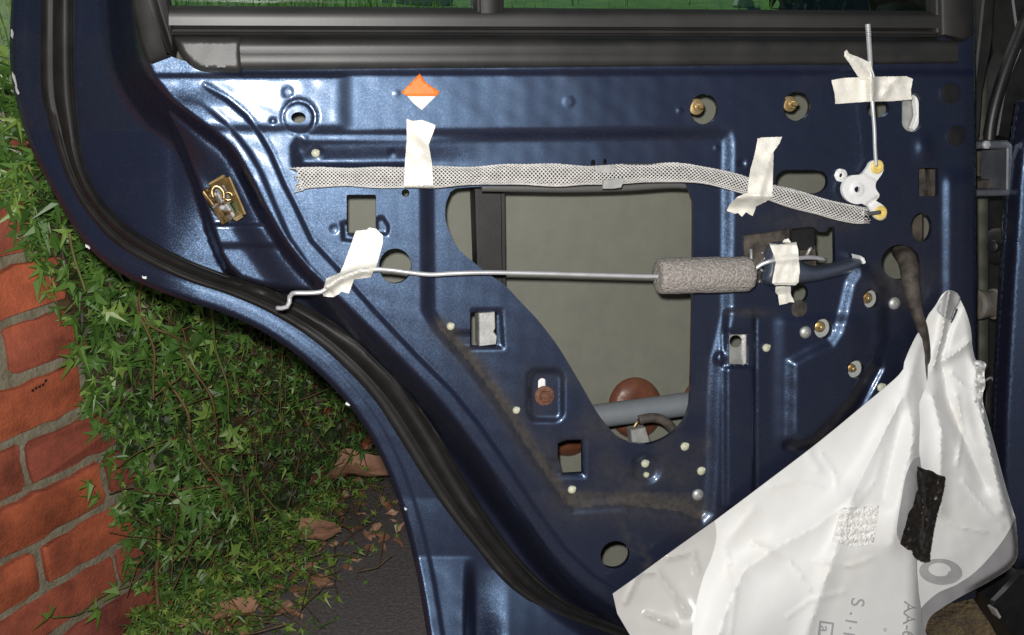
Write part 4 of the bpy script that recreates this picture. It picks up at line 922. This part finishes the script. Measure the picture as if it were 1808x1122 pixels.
r3 = np.random.default_rng(12)
edge_y = [0, 380, 410, 450, 500, 545, 600, 700, 760, 800, 860, 960, 1050, 1122]; edge_x = [-60, -20, 20, 52, 64, 84, 122, 146, 162, 180, 190, 210, 248, 250]
# ivy over the wall
k = 14000; px = r3.uniform(-60, 760, k); py = r3.uniform(-30, 1110, k)
s, z = wall_hit(px, py); ok = (z > .02) & (z < WH + .03) & (s < 2.1)
e = np.interp(py, edge_y, edge_x) + 26 * noise2(px, py, 120, 5)
keep = ok & (px > e + r3.exponential(14, k) - 10) & (r3.uniform(0, 1, k) < np.where(px < 330, .5, .62)) & ~inside(px, py, [(330,160),(760,160),(760,600),(520,560),(330,500)])
px, py, s, z = px[keep], py[keep], s[keep], z[keep]; kk = len(px)
depth = np.linalg.norm(wall(s, z, np.zeros(kk)) - CAM, axis=1)
off = r3.uniform(.004, .055, kk) * np.clip((px - np.interp(py, edge_y, edge_x)) / 90 + .35, .35, 1.3)
Nn = wnrm * 1.0 + r3.normal(0, .55, (kk, 3)) + np.array([0, 0, .45])
sz = (.016 + .026 * r3.uniform(0, 1, kk) ** 1.6) * np.where(r3.uniform(0, 1, kk) < .25, .6, 1) * np.where(px > 380, .7, 1)
ivy = empty('ivy', tuple(wall(np.array(.5), np.array(0.), np.array(.02))), 'dense dark green ivy climbing over the red brick wall', 'ivy')
g1 = r3.uniform(0, 1, kk) < .92
a1 = leafset(wall(s, z, off)[g1], Nn[g1], sz[g1], r3)
a2 = leafset(wall(s, z, off)[~g1], Nn[~g1], sz[~g1] * .85, r3, 'lance')
MB().add(*a1).add(*a2).build('foliage', M['leaf'], ivy, smooth=False)
# dark old leaves close to the wall fill the gaps
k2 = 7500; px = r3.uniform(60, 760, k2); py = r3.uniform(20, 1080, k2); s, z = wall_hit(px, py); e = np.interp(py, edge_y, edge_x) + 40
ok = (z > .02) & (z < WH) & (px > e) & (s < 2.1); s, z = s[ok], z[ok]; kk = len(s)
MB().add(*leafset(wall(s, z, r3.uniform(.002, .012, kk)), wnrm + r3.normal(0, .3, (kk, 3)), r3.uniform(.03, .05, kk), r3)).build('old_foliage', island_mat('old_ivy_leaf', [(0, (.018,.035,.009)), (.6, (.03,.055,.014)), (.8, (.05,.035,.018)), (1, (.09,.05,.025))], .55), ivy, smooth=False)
def vine(pix, r, off0=.05):
    q = catmull(np.array(pix, float), 12); s, z = wall_hit(q[:, 0], q[:, 1]); o = off0 + .012 * noise2(q[:, 0], q[:, 1], 120, 3)
    p = wall(s, np.maximum(z, .01), o); return tube(p, r, 6)
MB().add(*vine([(180,425),(178,470),(185,520),(200,560),(240,580),(275,630),(300,680),(330,740)], .0018, .075)).build('woody_stem', M['twig'], ivy)
MB().add(*vine([(225,640),(250,690),(265,740)], .002, .08)).build('woody_stem', M['twig'], ivy)
MB().add(*vine([(265,745),(300,810),(340,880)], .0018, .08)).build('woody_stem', M['twig'], ivy)
MB().add(*vine([(180,520),(212,640),(215,690)], .0015, .075)).build('woody_stem', M['twig'], ivy)
MB().add(*vine([(215,690),(270,640)], .001, .07)).build('woody_stem', M['twig'], ivy)
MB().add(*vine([(275,880),(262,980),(258,1060),(245,1130)], .0035, .02)).build('woody_stem', M['twig'], ivy)
MB().add(*vine([(240,860),(200,850),(160,860)], .0012, .03)).build('woody_stem', M['twig'], ivy)
MB().add(*vine([(60,400),(72,440),(82,500)], .0018, .07)).build('green_stem', M['vine'], ivy)
MB().add(*vine([(290,525),(310,600),(330,680),(345,730)], .0018, .085)).build('green_stem', M['vine'], ivy)
MB().add(*vine([(370,800),(420,870),(480,940)], .002, .085)).build('green_stem', M['vine'], ivy)
MB().add(*vine([(330,610),(360,640),(420,700)], .0014, .08)).build('green_stem', M['vine'], ivy)
MB().add(*vine([(375,830),(380,890),(390,950)], .0014, .08)).build('green_stem', M['vine'], ivy)
MB().add(*vine([(75,1082),(130,1075),(170,1052),(240,1000)], .0012, .02)).build('green_stem', M['vine'], ivy)
bl = [(70,1065,.033),(140,1060,.038),(180,1020,.034),(38,460,.034),(95,620,.034),(180,690,.034),(130,840,.028),(240,1075,.036),(265,1010,.034)]
P = np.array([wall(*[np.array(v) for v in (*wall_hit(np.array(float(a)), np.array(float(b))), .03)]) for a, b, c_ in bl])
for i in range(len(bl)): MB().add(*leafset(P[i:i+1], wnrm + r3.normal(0, .3, (1, 3)), np.array([bl[i][2]]), r3)).build('young_leaf', M['leaf2'], ivy, smooth=False)
P = np.array([wall(*[np.array(v) for v in (*wall_hit(np.array(float(a)), np.array(float(b))), .085)]) for a, b in ((375,805),(430,900),(392,950),(450,1000))])
for i, z_ in enumerate((.034,.024,.018,.02)): MB().add(*leafset(P[i:i+1], wnrm * 1.2 + r3.normal(0, .15, (1, 3)), np.array([z_]), r3, 'round')).build('round_leaf', M['leaf'], ivy, smooth=False)

# creeper and litter on the ground at the wall's foot
def base_y(x): return np.interp(x, [238, 720], proj(np.array([B0, B0 + gd * 1.5]))[:, 1]) if False else 1122 - (x - 238) * .70
k = 5200; px = r3.uniform(230, 770, k); py = r3.uniform(640, 1140, k); below = py - base_y(px)
dens = np.exp(-np.clip(below - 45, 0, None) / 62) * (below > -40)
dens *= np.where(inside(px, py, [(590,800),(720,760),(760,1140),(600,1140),(610,1010),(540,930),(610,890)]), .24, 1)
keep = r3.uniform(0, 1, k) < dens; px, py = px[keep], py[keep]; kk = len(px)
zz = r3.uniform(.004, .085, kk) * np.clip(1.2 - np.clip(py - base_y(px), 0, None) / 160, .2, 1); P = gnd(px, py, zz)
Nn = np.array([0, -.3, 1.]) + r3.normal(0, .6, (kk, 3)); sz = r3.uniform(.010, .026, kk)
gi = MB().add(*leafset(P, Nn, sz, r3)).build('ground_creeper', M['leaf2'], None, smooth=False)
tag(gi, 'bright green low creeper spreading over the ground at the wall foot', 'creeper', kind='stuff')
k = 420; px = r3.uniform(330, 680, k); py = r3.uniform(640, 1130, k); below = py - base_y(px); kp = (below > -120) & (below < 170); px, py = px[kp], py[kp]
tw = MB()
for a, b in zip(px, py):
    p = gnd(np.array(a), np.array(b), np.array(r3.uniform(.005, .06))); d = r3.normal(0, 1, 3) * [1, 1, .35]; d /= np.linalg.norm(d); l = r3.uniform(.03, .10)
    tw.add(*tube(np.array([p - d * l / 2, p + r3.normal(0, .006, 3), p + d * l / 2]), r3.uniform(.0005, .0011), 4, cap=False))
tw = tw.build('dry_stems', M['twig'], None); tag(tw, 'thin dry brown stems tangled in the creeper', 'stems', kind='stuff')
k = 700; px = r3.uniform(300, 740, k); py = r3.uniform(660, 1140, k); below = py - base_y(px); kp = (below > -30) & (below < 150) & (r3.uniform(0, 1, k) < .6); px, py = px[kp], py[kp]; kk = len(px)
lt_ = MB().add(*leafset(gnd(px, py, r3.uniform(.004, .02, kk)), np.array([0, 0, 1.]) + r3.normal(0, .35, (kk, 3)), r3.uniform(.015, .04, kk), r3, 'lance')).build('leaf_litter', M['dead'], None, smooth=False)
tag(lt_, 'small brown leaf litter under the creeper', 'leaf litter', kind='stuff')
# big dead leaves: curled sheets
def dead(cx, cy, rx, ry, rot, zc, curl, label, seed, lob=0):
    r = np.random.default_rng(seed); n = 30; a = np.arange(n) * 2 * math.pi / n; o = gnd(np.array(float(cx)), np.array(float(cy)), np.array(zc)); V = [o + np.array([0, 0, zc * .2])]; Fq = []
    rad = 1 + .16 * np.sin(a * 5 + seed) * lob + r.normal(0, .05, n)
    for i, k_ in enumerate((.35, .7, 1)):
        x = rx * k_ * rad * np.cos(a); y = ry * k_ * rad * np.sin(a); zq = curl * (np.abs(y) / ry) ** 2 * ry + .10 * rx * np.sin(a * 3 + seed) * k_ + r.normal(0, .0012, n)
        c, s = math.cos(rot), math.sin(rot); V += list(o + np.stack([x * c - y * s, x * s + y * c, zq], 1))
        if i == 0: Fq += [[0, 1 + j, 1 + (j + 1) % n] for j in range(n)]
        else: Fq += [[1 + (i - 1) * n + j, 1 + i * n + j, 1 + i * n + (j + 1) % n, 1 + (i - 1) * n + (j + 1) % n] for j in range(n)]
    V = np.array(V); Fq = Fq + [[x for x in f[::-1]] for f in []]
    t = link('dead_leaf', V, Fq, M['dead'], None); tag(t, label, 'dead leaf', 'dead leaves on the ground'); return t
dead(628,838,.07,.04,.1,.06,.9,'large curled brown leaf on the pavement close to the door edge',1)
dead(604,792,.075,.032,.25,.055,.5,'pale pink brown leaf above the large curled leaf by the door',2)
dead(570,800,.055,.034,-.5,.02,.4,'dark reddish leaf half buried in creeper beside the pale leaf',6)
dead(562,940,.042,.034,.6,.05,.25,'flat squarish tan leaf lying on the pavement edge',3)
dead(375,1005,.022,.014,1.2,.03,.7,'small orange brown curled leaf caught low in the ivy',4,1)
dead(400,1085,.05,.03,.2,.02,.5,'broad reddish leaf at the bottom under the ivy',5,1)
dead(330,1100,.035,.02,.9,.02,.5,'narrow brown leaf at the foot of the brick wall',7,1)

# grass at the top of the wall and on the lawn seen through the window
gr = MB()
k = 9000; px = r3.uniform(285, 1700, k); py = r3.uniform(-80, 34, k)
r_ = ray(px, py); o_ = r3.uniform(.3, 5.5, k)
s = r3.uniform(-1.5, 12, 26000); o_ = edge0(s) - .03 - r3.exponential(2.6, 26000); P = wall(s, lawn_z(s, o_) - .01, o_); q = proj(P)
kp = ((P - CAM) @ CF > .3) & (q[:, 0] > -80) & (q[:, 0] < 1720) & (q[:, 1] > -120) & (q[:, 1] < 120); P = P[kp]; kk = len(P)
d = np.array([0, 0, 1.]) ; 
def blades(P, h, r, lean=.5):
    k = len(P); a = r.uniform(0, 2 * math.pi, k); w = np.stack([np.cos(a), np.sin(a), np.zeros(k)], 1); ln = np.stack([np.cos(a + 1.4), np.sin(a + 1.4), np.zeros(k)], 1) * r.uniform(0, lean, k)[:, None]
    h = h[:, None]; wd = h * r.uniform(.03, .06, k)[:, None]; up = np.array([0, 0, 1.])
    V = np.stack([P - w * wd, P + w * wd, P + w * wd * .8 + up * h * .55 + ln * h * .3, P - w * wd * .8 + up * h * .55 + ln * h * .3, P + up * h * .9 + ln * h], 1)
    return V.reshape(-1, 3), [f for i in range(k) for f in ([5*i,5*i+1,5*i+2,5*i+3],[5*i+3,5*i+2,5*i+4])]
gg = MB().add(*blades(P, r3.uniform(.03, .09, kk), r3)).build('grass', M['grass'], None, smooth=False)
# ivy and grass hanging over the wall's top at its near end
k = 1700; s = r3.uniform(-.95, .9, k); o = r3.uniform(-.25, .05, k); P = wall(s, np.full(k, WH) + r3.uniform(-.03, .07, k), o); q = proj(P); kp = (q[:, 0] > -120) & (q[:, 0] < 330); P = P[kp]
MB().add(*leafset(P, np.array([0, 0, .7]) + wnrm * .6 + r3.normal(0, .5, (len(P), 3)), r3.uniform(.022, .045, len(P)), r3)).build('top_foliage', M['leaf'], ivy, smooth=False)
# thin stems between the leaves
tw2 = MB()
for a, b in zip(r3.uniform(200, 700, 200), r3.uniform(480, 1040, 200)):
    s, z = wall_hit(np.array(a), np.array(b))
    if z < .02 or z > WH: continue
    p = wall(s, z, np.array(r3.uniform(.03, .07))); d = r3.normal(0, 1, 3) + np.array([0, 0, -.7]); d -= wnrm * (d @ wnrm) * .8; d /= np.linalg.norm(d); l = r3.uniform(.04, .14)
    tw2.add(*tube(np.array([p - d * l / 2, p + r3.normal(0, .005, 3), p + d * l / 2]), r3.uniform(.0005, .0011), 4, cap=False))
tw2 = tw2.build('tangled_twigs', M['twig'], ivy); tw2['kind'] = 'stuff'
# dark scuffed stamp marks on one brick
for i, (a, b) in enumerate(((54,690),(60,686),(66,683),(72,680),(77,673))):
    q = []
    for t, w in ((0, -.9), (.5, -.4), (1, -.7), (1, .6), (.6, .9), (.3, .3), (0, .8)):
        s, z = wall_hit(np.array(a - 2.2 + 4.4 * t), np.array(b + 4 * w - 3 * t)); q.append(wall(s, z, np.array(.0046)))
    link('stamp_mark', np.array(q), [list(range(7))], M['black'], bw, smooth=False)
tag(gg, 'sunny green grass of the lawn seen through the window glass', 'grass', kind='stuff')
def onlawn(px, py):
    r_ = ray(np.array(float(px)), np.array(float(py)))
    t = np.linspace(.5, 14, 4000); p = CAM + r_ * t[:, None]; o = (p - B0) @ wnrm; g = lawn_z((p - B0) @ gd, o); i = np.argmax(p[:, 2] < g); return p[i]
sl = onlawn(735, 6); tV, tF = lathe(sl - np.array([0,0,.02]), np.array([0,0,1.]), [(.14,0),(.15,.03),(.13,.075),(.05,.08)], 9)
tag(link('stone_slab', tV * 1.0, tF, M['stone'], None, sharp=30), 'flat pale stone lying in the grass beyond the window glass', 'stone')
sl = onlawn(1312, 14); tV, tF = lathe(sl - np.array([0,0,.02]), np.array([0,0,1.]), [(.03,0),(.045,.03),(.03,.06),(.01,.065)], 8)
tag(link('pebble', tV, tF, M['stone'], None, sharp=30), 'small white stone in the grass near the right end of the window', 'stone')
# added bush standing in for dark reflections in the window's right end
c0 = onlawn(1520, 30); k = 1500; q = r3.normal(0, 1, (k, 3)); q /= np.linalg.norm(q, axis=1)[:, None]; rr = r3.uniform(.5, 1, k)[:, None]
bu = empty('reflection_shrub', tuple(c0), 'added dark shrub standing in for teal reflections at the right end of the window glass', 'shrub')
MB().add(*leafset(c0 + q * rr * [.30,.2,.22] + [.06, .35, .14], q + r3.normal(0, .4, (k, 3)), r3.uniform(.05, .09, k), r3, 'lance')).build('foliage', island_mat('reflection_shrub_leaf', [(0, (.006,.016,.012)), (.8, (.012,.03,.022)), (1, (.03,.07,.05))], .35), bu, smooth=False)
tv = MB()
for i in range(9):
    a = i * .7; tv.add(*tube(np.array([c0 + [.08,.35,-.05], c0 + [.08 + .07 * math.cos(a), .35 + .07 * math.sin(a), .1], c0 + [.08 + .15 * math.cos(a), .35 + .15 * math.sin(a), .25]]), [.012,.008,.004], 6))
tv.build('stem', M['twig'], bu)
# mossy soil patch beside the car
c0 = gnd(np.array(1705.), np.array(1110.)); n = 22; V = []; Fq = []
for i in range(n):
    for j in range(n):
        x = (i / (n - 1) - .5) * 1.1; y = (j / (n - 1) - .5) * 1.1; V.append(c0 + [x, y, .004 + .02 * max(0, 1 - 4 * (x * x + y * y)) + .004 * math.sin(9 * x + 7 * y)])
sp2 = link('soil', V, [[i * n + j, (i + 1) * n + j, (i + 1) * n + j + 1, i * n + j + 1] for i in range(n - 1) for j in range(n - 1)], M['soil'], None); sp2['kind'] = 'structure'
q = r3.uniform(-.5, .5, (500, 2)); MBg = MB().add(*blades(np.c_[c0[0] + q[:, 0], c0[1] + q[:, 1], np.full(500, .012)], r3.uniform(.008, .03, 500), r3, 1.2)).build('moss_tufts', M['leaf2'], None, smooth=False)
tag(MBg, 'short mossy tufts on the brown soil at the bottom right', 'moss', kind='stuff')
